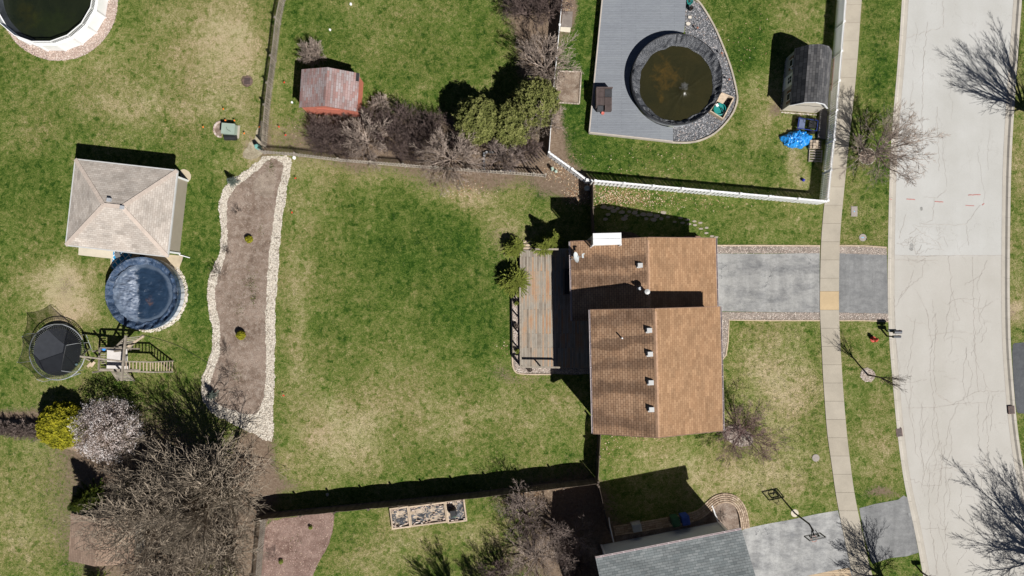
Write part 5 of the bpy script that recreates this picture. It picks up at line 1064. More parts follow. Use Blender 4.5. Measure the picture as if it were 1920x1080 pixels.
def bare_tree(name, label, cat, px, py, h, rad, seed, mat, stems=4, levels=4, kids=(4, 5, 5, 4), ang=.6, up=.08, wand=.09, trunk_h=1.2, tr=.12, tip=.007, ratio=.62, spread=.7, group=None, squash=1.0, twigs=3, lean=(0, 0)):
    rng = random.Random(seed); out = []; x, y = g(px, py); base = (x, y, 0)
    t = thing(name, label, cat, base, 0, group); r0 = tr
    if trunk_h > .1: trunk = [(0, 0, 0), (rng.uniform(-.05, .05), rng.uniform(-.05, .05), trunk_h * .5), (lean[0] * .1, lean[1] * .1, trunk_h)]
    for s_ in range(stems):
        a = 2.4 * s_ + seed + rng.uniform(-.25, .25); sp = spread * 1.35 * math.sqrt((s_ + .35) / stems) * rng.uniform(.85, 1.15)
        d = Vector((math.cos(a) * sp + lean[0], math.sin(a) * sp + lean[1], 1)).normalized(); st_ = Vector((lean[0] * .1, lean[1] * .1, trunk_h * rng.uniform(.8, 1))) if trunk_h > .1 else Vector((math.cos(a) * rad * .12, math.sin(a) * rad * .12, 0))
        grow(rng, st_, d, (h - trunk_h) * .5, r0 * .7, 0, levels, out, kids, ang, up, wand, ratio, tip)
    mz = max(p.z for _, ps_, _ in out for p in ps_) ; rs_ = sorted(math.hypot(p.x, p.y) for _, ps_, _ in out for p in ps_); mr = rs_[int(len(rs_) * .97)]
    kz = (h - trunk_h) / (mz - trunk_h); kr = rad / mr
    m = M()
    for lev, ps_, rd in out:
        pp = [Vector((p.x * kr, p.y * kr * squash, trunk_h + (p.z - trunk_h) * kz if p.z > trunk_h else p.z)) for p in ps_]
        m.tube(pp, rd, 5 if lev == 0 else (4 if lev == 1 else 3), None, False)
    m.build('crown', mat, t)
    if trunk_h > .1: m = M(); m.tube(trunk, [r0 * 1.25, r0, r0 * .95], 8); m.build('trunk', mat, t)
    return t
bare_tree('street_tree', 'wide bare street tree rising from the ring of white rocks', 'tree', 1630, 293, 6.2, 3.2, 3, M_bark, 9, 4, (5, 5, 4, 4), .62, .03, .10, 1.1, .12, spread=.95, tip=.009, lean=(.16, .05))
bare_tree('kerbside_tree', 'bare tree beyond the upper right edge whose shadow fans over the road', 'tree', 1934, 222, 9.0, 3.4, 8, M_bark3, 8, 4, (5, 5, 4, 3), .36, .05, .04, 1.2, .15, spread=.5, tip=.010)
bare_tree('roadside_tree', 'large bare tree beyond the lower right corner throwing a broad shadow on the road', 'tree', 2000, 1080, 11.5, 5.6, 12, M_bark3, 9, 4, (5, 5, 4, 4), .55, .04, .06, 2.0, .26, spread=.85, tip=.014)
bare_tree('corner_tree', 'bare tree just below the bottom edge shading the sidewalk', 'tree', 1668, 1096, 6.3, 2.5, 15, M_bark3, 7, 4, (5, 5, 4, 3), .5, .05, .07, 1.2, .12, spread=.55, tip=.010)
bare_tree('young_tree', 'slender bare sapling on the stone patch between sidewalk and kerb', 'tree', 1627, 703, 5.3, .95, 21, M_bark3, 5, 3, (4, 4, 4), .5, .05, .07, 2.2, .06, spread=.42, tip=.006, lean=(-.02, 0))
bare_tree('ornamental_tree', 'round bare purple twigged tree beside the right edge of the brown roof', 'tree', 1387, 808, 3.6, 2.9, 33, M_prune, 10, 4, (5, 5, 4, 4), .65, .02, .13, .6, .07, spread=1.1, tip=.007)
bare_tree('large_bare_tree', 'huge tangled grey brown bare tree at the lower left, closest to the stone border', 'tree', 418, 893, 8.5, 5.4, 41, M_bark4, 11, 4, (5, 5, 4, 3), .72, .01, .16, 1.7, .27, spread=1.0, tip=.014, ratio=.66, group='big bare trees at the lower left')
bare_tree('large_bare_tree', 'huge tangled grey brown bare tree at the lower left, spreading over the brown shed', 'tree', 325, 955, 8.0, 5.0, 42, M_bark4, 11, 4, (5, 5, 4, 3), .72, .01, .16, 1.6, .24, spread=1.05, tip=.014, ratio=.66, group='big bare trees at the lower left')
bare_tree('large_bare_tree', 'tallest bare tree at the lower left, with heavy limbs shading the lawn', 'tree', 436, 902, 11.5, 3.5, 47, M_bark4, 8, 4, (4, 5, 4, 3), .55, .03, .12, 2.2, .34, spread=.8, tip=.013, ratio=.66, group='big bare trees at the lower left')
bare_tree('large_bare_tree', 'huge tangled bare tree at the lower left beside the pale picket fence', 'tree', 440, 1010, 7.2, 4.0, 43, M_bark4, 11, 4, (5, 5, 4, 3), .72, .01, .16, 1.5, .22, spread=1.0, tip=.014, ratio=.66, group='big bare trees at the lower left')
bare_tree('large_bare_tree', 'bare tangled tree at the lower left reaching up behind the white flowering tree', 'tree', 300, 900, 6.0, 3.0, 44, M_bark4, 11, 4, (5, 5, 4, 3), .72, .01, .16, 1.3, .17, spread=1.0, tip=.0115, ratio=.66, group='big bare trees at the lower left')
bare_tree('large_bare_tree', 'bare tangled tree cut by the bottom edge right of the brown shed', 'tree', 350, 1070, 7.0, 4.0, 45, M_bark4, 11, 4, (5, 5, 4, 3), .72, .01, .16, 1.5, .2, spread=1.0, tip=.014, ratio=.66, group='big bare trees at the lower left')
GP = 'bare trees and shrubs of the bottom centre yard'
for k, (x, y, h, r, mt, lb) in enumerate(((985, 958, 4.6, 2.6, M_bark5, 'bare pinkish tree just below the board fence in the bottom centre yard'), (1062, 1000, 4.2, 2.3, M_bark5, 'purple brown bare tree above the path in the bottom centre yard'), (1005, 1040, 4.0, 2.6, M_bark, 'bare tree spreading over the pale lawn at the bottom centre'), (1085, 1052, 3.4, 1.9, M_bark2, 'reddish bare shrub nearest the grey roof corner'), (945, 1075, 3.0, 2.0, M_bark2, 'low bare shrub cut by the bottom edge'))):
    bare_tree('bare_tree', lb, 'tree', x, y, h, r, 60 + k, mt, 8, 4, (5, 5, 4, 4), .62, .02, .10, .5, .13, spread=1.05, tip=.0065, group=GP)
bare_tree('offscreen_tree', 'bare tree below the bottom edge casting the left branching shadow on the pale lawn', 'tree', 868, 1128, 6.0, 2.0, 71, M_bark3, 6, 4, (4, 5, 4, 4), .45, .05, .08, 1.0, .13, spread=.55, tip=.011)
bare_tree('offscreen_tree', 'bare tree below the bottom edge casting the right branching shadow on the pale lawn', 'tree', 945, 1140, 6.4, 2.1, 72, M_bark3, 6, 4, (4, 5, 4, 4), .45, .05, .08, 1.0, .13, spread=.55, tip=.011)
GT = 'bare shrubs and trees behind the wooden boundary fence'
top = [(1022, 132, 4.8, 2.6, M_bark, 'pale bare tree fanning out left of the white side fence'), (990, 30, 4.0, 2.0, M_bark2, 'dark bare shrub at the top edge beside the white side fence'), (1030, 20, 3.4, 1.6, M_bark2, 'dense purple brown shrub at the very top beside the white side fence'), (1008, 235, 4.6, 1.9, M_bark, 'pale bare tree leaning over the right hand evergreen'),
       (690, 268, 3.6, 2.1, M_bark, 'pale bare tree in the brown shrubs right below the red shed'), (846, 300, 4.6, 2.9, M_bark, 'pale bare tree spreading over the boundary fence at the top of the main lawn'), (940, 296, 3.2, 2.0, M_bark5, 'pinkish bare shrub around the small dark planter frame')]
for k, (x, y, h, r, mt, lb) in enumerate(top):
    bare_tree('bare_tree', lb, 'tree', x, y, h, r, 80 + k, mt, 10, 4, (5, 5, 4, 3), .5, .01, .09, .35, .10, spread=1.2, tip=.009, group=GT)
shr = [(775, 285, 1.9, 1.3), (612, 268, 1.9, 1.3), (608, 248, 2.0, 1.3), (645, 243, 2.1, 1.4), (650, 275, 2.0, 1.3), (705, 232, 2.3, 1.4), (735, 262, 2.3, 1.5), (760, 232, 2.4, 1.5), (795, 262, 2.4, 1.5), (812, 236, 2.2, 1.3), (870, 275, 2.3, 1.3), (985, 285, 1.9, 1.3), (1012, 185, 2.2, 1.2)]
where = ['at the fence left of the widest pale tree', 'lowest at the left end near the wooden fence', 'far left below the red shed', 'touching the lower wall of the red shed', 'against the fence below the red shed', 'right of the red shed corner', 'middle of the brown shrub mass', 'upper middle of the brown shrub mass beside the shadow', 'lower middle of the brown shrub mass', 'left of the first evergreen', 'below the first evergreen', 'right of the dark planter frame', 'between the evergreens and the white side fence']
for k, (x, y, h, r) in enumerate(shr):
    bare_tree('bare_shrub', 'dense purple brown bare shrub, ' + where[k], 'shrub', x, y, h, r, 100 + k, M_bark2, 16, 3, (6, 5, 4), .6, .03, .14, 0, .026, spread=.95, tip=.009, group='brown shrub mass behind the boundary fence')
bare_tree('bare_shrub', 'grey leafless bush above the red shed', 'shrub', 590, 108, 1.9, 1.1, 121, M_bark, 20, 3, (6, 6, 5), .5, .05, .12, 0, .025, spread=.8, tip=.007)
bare_tree('bare_shrub', 'small pale twiggy bush right of the red shed by the lawn', 'shrub', 716, 200, 1.3, .9, 122, M_bark, 18, 3, (5, 6, 5), .6, .03, .12, 0, .022, spread=.9, tip=.007)
for k, x in enumerate((-14, 4, 22, 40, 58, 72)):
    bare_tree('bare_hedge_shrub', ['first', 'second', 'third', 'fourth', 'fifth', 'last'][k] + ' from the left edge in the low brown leafless hedge', 'shrub', x + 12, 800 + k * 1.5, 1.3, .7, 130 + k, M_bark5, 18, 3, (5, 6, 4), .5, .08, .12, 0, .02, spread=.55, tip=.007, group='low leafless hedge at the left edge')
for k, (x, y, h, r, lb) in enumerate(((413, 512, 1.5, .7, 'small leafless shrub at the stone border of the mulch bed'), (428, 470, .7, .4, 'tiny leafless twig in the upper mulch bed'), (445, 395, .6, .45, 'thin leafless twigs near the top of the mulch bed'), (432, 700, 1.2, .8, 'small leafless shrub low in the mulch bed'), (425, 655, 1.0, .5, 'leafless stems beside the widest bend of the stone border'), (1334, 968, .7, .5, 'dark twiggy shrub in the round brick edged bed'), (512, 1040, .9, .7, 'straw coloured shrub by the pale picket fence'), (448, 742, .8, .6, 'sprawling twigs at the bottom of the mulch bed'))):
    bare_tree('twig_shrub', lb, 'shrub', x if k != 5 else 1352, y, h, r, 140 + k, M_bark3 if k < 6 else M_bark2, 9, 2, (4, 4), .6, .03, .13, 0, .014, spread=.9, tip=.006)

def needle_mat(name, stops): return rndramp(name, stops, .8, .15, 3, .3)
M_spr = needle_mat('spruce_needles', [(0, (.06, .09, .012)), (.5, (.17, .21, .033)), (1, (.32, .34, .075))]); M_arb = needle_mat('olive_evergreen', [(0, (.045, .055, .012)), (.5, (.145, .16, .042)), (1, (.25, .25, .085))])
M_gold = needle_mat('golden_evergreen', [(0, (.06, .065, .004)), (.45, (.20, .20, .012)), (1, (.40, .36, .025))]); M_blue = needle_mat('blue_grey_spruce', [(0, (.08, .10, .085)), (1, (.22, .26, .22))]); M_dk = needle_mat('dark_conifer', [(0, (.015, .03, .006)), (.6, (.06, .085, .012)), (1, (.14, .16, .02))])
M_blos = rndramp('pale_blossom', [(0, (.12, .085, .07)), (.35, (.34, .27, .24)), (.7, (.54, .47, .44)), (1, (.74, .70, .68))], .8, .1, 4, .2)
def blade(m, p, d, L, w_, r=None):
    a, b = perp(d); e = p + d * L; m.add([p - a * w_, p + a * w_, e], [(0, 1, 2)], r)
def spruce(label, px, py, h, rad, seed, mat=M_spr, n_=170, grp=None, tilt=0, name='spruce_bush', fl=.11):
    rng = random.Random(seed); x, y = g(px, py); t = thing(name, label, 'evergreen', (x, y, 0), 0, grp); m = M(); bm_m = M(); bm_m.tube([(0, 0, 0), (0, 0, h * .93)], [.06, .02], 6); bm_m.build('trunk', M_bark3, t)
    for i in range(n_):
        f = (i / n_) ** .8; z = h * (.12 + .86 * f); a = i * 2.399 + rng.uniform(-.3, .3); L_ = rad * (1.04 - f * .93) * rng.uniform(.7, 1.12); upw = .10 + .7 * f + rng.uniform(-.1, .15)
        d = Vector((math.cos(a), math.sin(a), upw)).normalized(); k = max(5, int(L_ / .045)); r_ = rng.random()
        for j in range(k):
            u = (j + .6) / k; p = Vector((0, 0, z)) + d * (L_ * u); p.z -= .10 * u * u
            for s_ in (-1, 1, 0):
                pd, pb = perp(d); nd = (d * 1.0 + pd * s_ * .75 + Vector((0, 0, .35 if s_ == 0 else .1)) + Vector((rng.gauss(0, .2), rng.gauss(0, .2), rng.gauss(0, .2)))).normalized(); blade(m, p, nd, fl * 1.1 * (1.15 - .4 * u), .015, min(1, max(0, r_ * .5 + u * .45 + rng.uniform(-.2, .2))))
    m.build('crown', mat, t); return t
GS = 'spiky green spruces around the timber deck'
spruce('largest spiky green spruce left of the timber deck', 965, 527, 1.9, 1.45, 1, grp=GS, n_=850); spruce('smaller spiky green spruce left of the deck steps', 964, 465, 1.5, 1.0, 2, grp=GS, n_=600)
spruce('spiky green spruce right of the deck steps', 1018, 461, 2.3, 1.1, 3, grp=GS, n_=600); spruce('upper spiky green spruce in the shade above the deck', 1034, 452, 3.1, .95, 4, grp=GS, n_=520); spruce('small spiky spruce at the deck edge near the garage roof', 1031, 468, 1.3, .6, 5, grp=GS, n_=110)
spruce('small grey green spruce at the top of the mulch bed', 440, 342, 1.35, .5, 6, M_blue, 110, 'grey green dwarf spruces'); spruce('grey green dwarf spruce on the stone border low in the bed', 402, 739, 1.3, .5, 7, M_blue, 110, 'grey green dwarf spruces')
spruce('dark green conifer half hidden above the brown shed', 190, 925, 4.0, 1.5, 8, M_dk, 330, name='conifer', fl=.2); spruce('dark green conifer beneath the bare branches', 262, 905, 3.0, 1.2, 9, M_dk, 200, name='conifer', fl=.18); spruce('low green conifer at the bottom edge below the brown shed', 190, 1090, 2.0, 1.2, 10, M_dk, 160, name='conifer', fl=.16)
spruce('tiny green shrub beside the deck posts', 968, 568, .5, .28, 11, M_spr, 40, name='small_evergreen'); spruce('tiny green shrub near the lower left deck corner', 970, 658, .5, .3, 12, M_spr, 40, name='small_evergreen')
def leaf_crown(name, label, cat, px, py, h, rad, seed, mat, n_, size, lump=.18, zc=None, zr=None, group=None, ellip=1.0, cone=0, elong=1.0, lumps=7):
    rng = random.Random(seed); x, y = g(px, py); t = thing(name, label, cat, (x, y, 0), 0, group); tm = M(); tm.tube([(0, 0, 0), (0, 0, h * .7)], [.09 * rad, .04], 6); 
    for k in range(6): a = k * 1.05; tm.tube([(0, 0, h * .3), (rad * .5 * math.cos(a), rad * .5 * math.sin(a), h * .6)], [.05 * rad, .02], 4)
    tm.build('trunk', M_bark3, t); m = M(); zc = zc or h * .5; zr = zr or h * .5
    for i in range(n_):
        u = rng.uniform(-.55, 1); a = rng.random() * 2 * PI; s_ = math.sqrt(max(0, 1 - u * u)); d = Vector((s_ * math.cos(a), s_ * math.sin(a), u))
        nz = mnoise.noise(d * (lumps * .45) + Vector((seed, 0, 0))); nf = mnoise.noise(d * lumps * 1.3 + Vector((0, seed, 0))); k = 1 + lump * (nz * 1.5 + nf * 1.0) - abs(rng.gauss(0, .07)); 
        if rng.random() < .2: k *= rng.uniform(.6, .98)
        p = Vector((d.x * rad * k * (1 - cone * max(0, u) * .5), d.y * rad * k * ellip * (1 - cone * max(0, u) * .5), zc + d.z * zr * k)); nd = (d + Vector((rng.gauss(0, .6), rng.gauss(0, .6), rng.gauss(0, .6) + .3))).normalized(); pa_, pb = perp(nd); an = rng.random() * PI; e1 = (pa_ * math.cos(an) + pb * math.sin(an)) * size * rng.uniform(.6, 1.3) * elong; e2 = (pb * math.cos(an) - pa_ * math.sin(an)) * size * rng.uniform(.35, .7)
        m.add([p - e1, p + e2, p + e1, p - e2], [(0, 1, 2, 3)], min(1, max(0, .5 + nz * .5 + nf * .4 + rng.uniform(-.3, .3))))
    m.build('crown', mat, t); return t
GE_ = 'three olive evergreens in the shrub border'
leaf_crown('evergreen_tree', 'olive evergreen nearest the brown shrubs, leftmost of the three', 'evergreen', 898, 237, 3.9, 1.75, 1, M_arb, 26000, .075, .13, group=GE_, lumps=9); leaf_crown('evergreen_tree', 'olive evergreen in the middle of the three', 'evergreen', 957, 243, 3.4, 1.7, 2, M_arb, 24000, .075, .14, group=GE_, lumps=9); leaf_crown('evergreen_tree', 'olive evergreen beside the white side fence, topmost of the three', 'evergreen', 1002, 205, 3.9, 1.75, 3, M_arb, 24000, .075, .16, group=GE_, lumps=9)
leaf_crown('golden_shrub', 'rounded yellow green evergreen shrub above the lawn at the lower left', 'evergreen', 135, 792, 2.5, 1.78, 4, M_gold, 26000, .075, .10, lumps=10)
leaf_crown('flowering_tree', 'white flowering tree right of the golden evergreen', 'tree', 232, 797, 3.6, 2.35, 5, M_blos, 15000, .055, .22, zr=1.5, zc=2.2, lumps=9)
bare_tree('leafless_tree', 'leafless tree mingling with the right side of the white flowering tree', 'tree', 262, 810, 4.0, 2.2, 151, M_bark4, 8, 4, (5, 5, 4, 3), .6, .03, .12, .6, .1, spread=.9, tip=.008)
GD = 'golden dwarf shrubs in the mulch bed'
leaf_crown('dwarf_shrub', 'yellow dwarf shrub low in the mulch bed', 'shrub', 455, 628, .75, .36, 6, M_gold, 1500, .05, .1, group=GD); leaf_crown('dwarf_shrub', 'olive dwarf shrub high in the mulch bed', 'shrub', 469, 449, .5, .3, 7, M_gold, 1100, .045, .15, group=GD); leaf_crown('dwarf_shrub', 'tiny green sprout in the reddish mulch', 'shrub', 583, 988, .3, .16, 8, M_spr, 300, .04, .2, group=None); leaf_crown('dwarf_shrub', 'small dark green sprout nearer the pale picket fence', 'shrub', 528, 1052, .3, .18, 9, M_spr, 300, .04, .2)
mm = M(); rg = random.Random(7)
for (x, y, n_, s_) in ((471, 530, 90, 11), (476, 560, 60, 6), (450, 580, 30, 8), (508, 313, 60, 7), (445, 700, 40, 8), (490, 430, 16, 6), (462, 640, 12, 8), (450, 545, 12, 20), (555, 1020, 20, 10)):
    for _ in range(n_): X, Y = g(x + rg.gauss(0, s_ * .6), y + rg.gauss(0, s_)); d = Vector((rg.gauss(0, 1), rg.gauss(0, 1), .6)).normalized(); blade(mm, Vector((X, Y, .02)), d, .13, .02, rg.random())
stuff('dormant_perennials', mm, M_dk, 'sparse dark perennial tufts dotted over the mulch bed', 'plants')
# lawn blades near nothing in particular: short tufts break the flatness of the sward
mm = M(); rg = random.Random(17)
lawnzones = [((520, 330), (1090, 900), 5200), ((20, 130), (480, 280), 2200), ((560, 10), (940, 200), 2000), ((1380, 610), (1540, 920), 1500), ((1590, 60), (1665, 450), 700), ((10, 840), (140, 1070), 1200), ((640, 980), (940, 1075), 1200), ((1080, 270), (1540, 330), 700)]
for (a_, b_, n_) in lawnzones:
    for _ in range(n_):
        X, Y = g(rg.uniform(a_[0], b_[0]), rg.uniform(a_[1], b_[1])); r_ = rg.random(); 
        for k in range(5): d = Vector((rg.gauss(0, .6), rg.gauss(0, .6), 1)).normalized(); blade(mm, Vector((X + rg.gauss(0, .05), Y + rg.gauss(0, .05), 0)), d, rg.uniform(.04, .09), .013, r_)
stuff('grass_tufts', mm, rndramp('grass_blades', [(0, (.03, .075, .01)), (.6, (.09, .14, .03)), (1, (.26, .24, .11))]), 'short green and straw coloured grass tufts over the lawns', 'grass')

# ------------------------------------------------------------------ small objects
bh = thing('basketball_hoop', 'black basketball hoop on a pole leaning over the driveway of the grey house', 'basketball hoop', g(1490, 962), R(12))
u = Vector((.03, -1)); m = M(); m.tube([(0, 0, 0), (0, 0, 2.7), (.0, -.35, 3.3)], .065, 8); m.build('pole', M_black, bh)
m = M(); m.tube([(0, -.1, 2.9), (0, -.75, 3.25)], .05, 6); m.tube([(-.15, -.3, 3.3), (-.3, -.75, 3.5)], .03, 5); m.tube([(.15, -.3, 3.3), (.3, -.75, 3.5)], .03, 5); m.build('bracket', M_black, bh)
m = M(); bz = 3.35
for a_, b_ in (((-.62, bz - .5), (.62, bz - .5)), ((-.62, bz + .5), (.62, bz + .5)), ((-.62, bz - .5), (-.62, bz + .5)), ((.62, bz - .5), (.62, bz + .5)), ((-.3, bz - .32), (.3, bz - .32)), ((-.3, bz + .12), (.3, bz + .12)), ((-.3, bz - .32), (-.3, bz + .12)), ((.3, bz - .32), (.3, bz + .12))): m.beam((a_[0], -.8, a_[1]), (b_[0], -.8, b_[1]), .07, .07)
m.build('backboard_frame', M_black, bh); m = M(); m.bx(-.6, .6, -.806, -.794, bz - .48, bz + .48); m.build('backboard', net_mat('clear_acrylic', .12, (.5, .5, .5)), bh)
m = M(); m.ring((0, -1.06, 3.05), .23, .014, 24, 5); rmo = m.build('rim', simple('orange_rim', (.60, .16, .08), .05, 1, 0, .4), bh); m = M()
for k in range(12): a_ = 2 * PI * k / 12; m.beam((.23 * math.cos(a_), -1.06 + .23 * math.sin(a_), 3.04), (.13 * math.cos(a_ + .4), -1.06 + .13 * math.sin(a_ + .4), 2.62), .012, .012)
m.build('net', M_white, rmo); m = M(); m.lathe((0, 0, 0), [(.32, 0), (.31, .03)], 20); m.build('footing', M_patio, bh)
def mailbox(label, x, y, rz, bw, col, h=1.05, grp='mailboxes at the kerb'):
    t = thing('mailbox', label, 'mailbox', g(x, y), rz, grp); m = M(); m.beam((0, 0, 0), (0, 0, h), .1, .1); m.beam((0, 0, h - .05), (.35, 0, h - .05), .09, .08); m.build('post', M_bark3, t)
    m = M(); pr_ = [(-bw, 0), (bw, 0), (bw, .14)] + [(bw * math.cos(a_), .14 + bw * math.sin(a_)) for a_ in [PI * k / 8 for k in range(1, 8)]] + [(-bw, .14)]; n_ = len(pr_)
    m.add([(-.1, a_, h + b_) for a_, b_ in pr_] + [(.5, a_, h + b_) for a_, b_ in pr_], [tuple(range(n_))[::-1], tuple(range(n_, 2 * n_))] + [(k, (k + 1) % n_, n_ + (k + 1) % n_, n_ + k) for k in range(n_)]); m.build('box', simple('mailbox_' + label.split()[0], col, .1, 2, 0, .35), t); 
    m = M(); m.bx(.3, .34, bw + .005, bw + .02, h + .1, h + .35); m.build('flag', M_hyd, t); return t
mailbox('larger grey and black mailbox at the kerb, upper of the pair beside the hydrant', 1663, 621, 0, .14, (.05, .055, .07)); mailbox('narrow black mailbox at the kerb, lower of the pair beside the hydrant', 1663, 630, 0, .10, (.035, .04, .05), .95)
m = M(); m.bx(0, .62, -.1, .1, .75, .86); o = m.build('newspaper_tube', simple('grey_green_tube', (.24, .28, .27), .1)); o.location = (*g(1655, 618.5), 0); tag(o, 'pale grey green newspaper tube beside the larger mailbox', 'newspaper tube')
mailbox('black mailbox at the bottom edge by the grassy corner', 1728, 1073, 0, .13, (.02, .02, .022), 1.05, None)
hy_ = thing('fire_hydrant', 'red fire hydrant on the grass near the pair of mailboxes', 'fire hydrant', g(1637, 636)); m = M(); m.lathe((0, 0, 0), [(.17, 0), (.17, .05), (.12, .07), (.11, .5), (.15, .52), (.15, .56), (.12, .62), (.06, .7), (.03, .76)], 18); m.build('body', M_hyd, hy_)
for a_, s_ in ((0, .075), (PI, .075), (-PI / 2, .1)): m = M(); m.tube([(0, 0, .42), (.2 * math.cos(a_), .2 * math.sin(a_), .42)], s_, 10); m.build('outlet_cap', M_hyd, hy_)
m = M(); m.prism(rough(circ(0, 0, .26, 10), .2, .03, 0), 0, .03); m.build('base_flange', M_hyd, hy_)
def cover(label, x, y, r, mat, cat='utility cover', name='utility_cover', z=.03):
    t = thing(name, label, cat, g(x, y)); m = M(); m.lathe((0, 0, 0), [(r, 0), (r, z), (r - .03, z + .004)], 24); m.build('frame', mat, t); return t
M_cover = simple('rusty_iron', (.17, .115, .10), .3, 6, 20, .8); M_ccov = simple('worn_concrete_lid', (.33, .29, .26), .15, 5, 18)
t = cover('round rusty storm grate in the upper left lawn', 464, 152, .36, M_cover, 'drain grate', 'drain_grate')
m = M(); 
for k in range(5): m.bx(-.25, .25, -.22 + k * .1, -.17 + k * .1, .035, .045)
m.build('grate_bars', M_black, t)
struct('grate_dirt', M().sheet(rough(circ(*g(463, 152), .5, 12), .2, .06), .006), M_dirt)
t = cover('round utility lid with a blue paint mark near the short driveway', 1617.5, 445.5, .3, M_ccov); m = M(); m.bx(-.13, .1, -.04, .04, .0345, .037); m.build('paint_mark', simple('blue_paint', (.25, .45, .6), .1), t); m = M(); m.lathe((.28, -.12, 0), [(.05, 0), (.05, .05)], 10); m.build('curb_stop', M_black, t)
t = cover('round tan utility lid in the lawn right of the purple twigged tree', 1529.5, 858.5, .3, M_ccov)
t = thing('meter_box', 'rectangular grey utility lid with a blue dot between sidewalk and street', 'utility cover', g(1601.5, 396.5)); m = M(); m.box((0, 0, .02), (.5, .82, .04)); m.build('lid', M_ccov, t); m = M(); m.lathe((0, 0, .041), [(.06, 0), (.06, .004)], 8); m.build('paint_dot', bpy.data.materials['blue_paint'], t)
for k, (x, y, rz) in enumerate(((1896.5, 768.5, -.08), (1686, 811, -.13))):
    t = thing('storm_drain', ['rusty storm drain grate on the far kerb beside the dark driveway', 'rusty storm drain grate on the near kerb below the sapling'][k], 'storm drain', g(x, y), rz * -1, 'storm drains in the kerb'); m = M(); m.box((0, 0, -.04), (.5, .66, .125)); m.build('frame', M_cover, t); m = M()
    for j in range(6): m.bx(-.18, .18, -.27 + j * .1, -.22 + j * .1, .0235, .028)
    m.build('slots', M_black, t)
# transformer box
t = thing('utility_box', 'pale green electrical transformer box in the upper left lawn', 'utility box', g(434, 247), R(-5)); M_ug = simple('utility_green', (.30, .37, .31), .08, 2, 8, .5)
m = M(); m.box((0, .08, .33), (1.02, .8, .66)); m.build('cabinet', M_ug, t); m = M(); m.box((0, .08, .685), (1.08, .86, .045)); m.build('lid', M_ug, t); m = M(); m.tube([(-.15, .2, .72), (-.05, .0, .73), (.2, -.12, .72), (.35, -.3, .6)], .015, 5); m.build('strap', M_black, t); m = M(); m.box((.05, .02, .02), (1.25, 1.05, .05)); m.build('pad', M_walk, t)
o = M().tube([(-.45, -.5, .22), (.5, -.5, .22)], .22, 16).build('black_roll', M_black); o.location = (*g(434, 248), 0); tag(o, 'black cylinder roll lying against the green utility box', 'roll')
struct('box_mulch', M().sheet(circ(*g(411, 243), .4, 20, .5), .012), M_mulch); m = M()
for k in range(11): a_ = PI * (.5 + k / 10); c_ = g(414, 243); m.box((c_[0] + .52 * math.cos(a_), c_[1] + .6 * math.sin(a_), .05), (.14, .17, .1), a_, random.random())
tag(m.build('edging_bricks', M_pgravel), 'half ring of pale bricks left of the green utility box', 'brick edging')
M_teal = simple('teal_pedestal', (.16, .36, .32), .08, 2, 0, .5)
for (x, y, s_, h, lb, mt) in ((487, 278, .13, .8, 'teal utility pedestal at the corner of the picket fences', M_teal), (1035, 318, .1, .55, 'taller mint green pedestal in the leafy corner', simple('mint_pedestal', (.36, .45, .38), .1)), (1042, 322, .12, .25, 'short round pale green pedestal in the leafy corner', None)):
    t = thing('utility_pedestal', lb, 'utility pedestal', g(x, y), .3, 'utility pedestals'); m = M()
    if mt: m.box((0, 0, h / 2), (s_ * 2, s_ * 2.2, h)); m.build('body', mt, t); m = M(); m.box((0, 0, h + .03), (s_ * 2.2, s_ * 2.4, .06), 0, None, .7); m.build('cap', mt, t)
    else: m.lathe((0, 0, 0), [(s_, 0), (s_, h), (s_ * .5, h + .05)], 16); m.build('body', bpy.data.materials['mint_pedestal'], t)
# raised bed
rb = thing('raised_garden_bed', 'long wooden framed garden bed in three sections lined with patchy black fabric', 'garden bed', g(804, 963), R(7.2)); fab = N('torn_fabric'); c_ = fab.mix(fab.noise(2.1, 5, .6, 1.2, fab.mapv((1, 1.6, 1), (0, 0, .5)), .49, .53), (.04, .043, .05), (.42, .33, .24)); c_ = fab.mix(fab.noise(3.2, 5, .7, 2, fab.mapv((1, 3, 1), (0, 0, .6), (4, 2, 0)), .56, .62), c_, (.16, .17, .19)); fab.bump(fab.noise(4, 5, lo=None), .8, .05); M_fab = fab.done(c_, .5, .4)
secs = [(-3.05, -1.55, -.80, .88), (-1.5, 1.45, -.78, .84), (1.5, 3.05, -.88, .92)]
for (x0, x1, y0, y1) in secs:
    m = M(); w_ = .07
    m.bx(x0, x1, y0, y0 + w_, 0, .3); m.bx(x0, x1, y1 - w_, y1, 0, .3); m.bx(x0, x0 + w_, y0 + w_, y1 - w_, 0, .298); m.bx(x1 - w_, x1, y0 + w_, y1 - w_, 0, .298); m.bx(x0 - .02, x1 + .02, y0 - .03, y0 + .09, .301, .33); m.bx(x0 - .02, x1 + .02, y1 - .09, y1 + .03, .301, .33); m.bx(x0 - .02, x0 + .1, y0 + .09, y1 - .09, .301, .33); m.bx(x1 - .1, x1 + .02, y0 + .09, y1 - .09, .301, .33); fo = m.build('frame', M_wood4, rb)
    m = M(); nx_, ny_ = 24, 14; vs = []; 
    for j in range(ny_ + 1):
        for i in range(nx_ + 1): X = x0 + w_ + (x1 - x0 - 2 * w_) * i / nx_; Y = y0 + w_ + (y1 - y0 - 2 * w_) * j / ny_; vs.append((X, Y, .2 + .06 * mnoise.noise((X * 2, Y * 3, 1)) + .03 * mnoise.noise((X * 7, Y * 9, 3))))
    m.add(vs, [(j * (nx_ + 1) + i, j * (nx_ + 1) + i + 1, (j + 1) * (nx_ + 1) + i + 1, (j + 1) * (nx_ + 1) + i) for j in range(ny_) for i in range(nx_)]); m.build('lining', M_fab, rb, smooth=True)
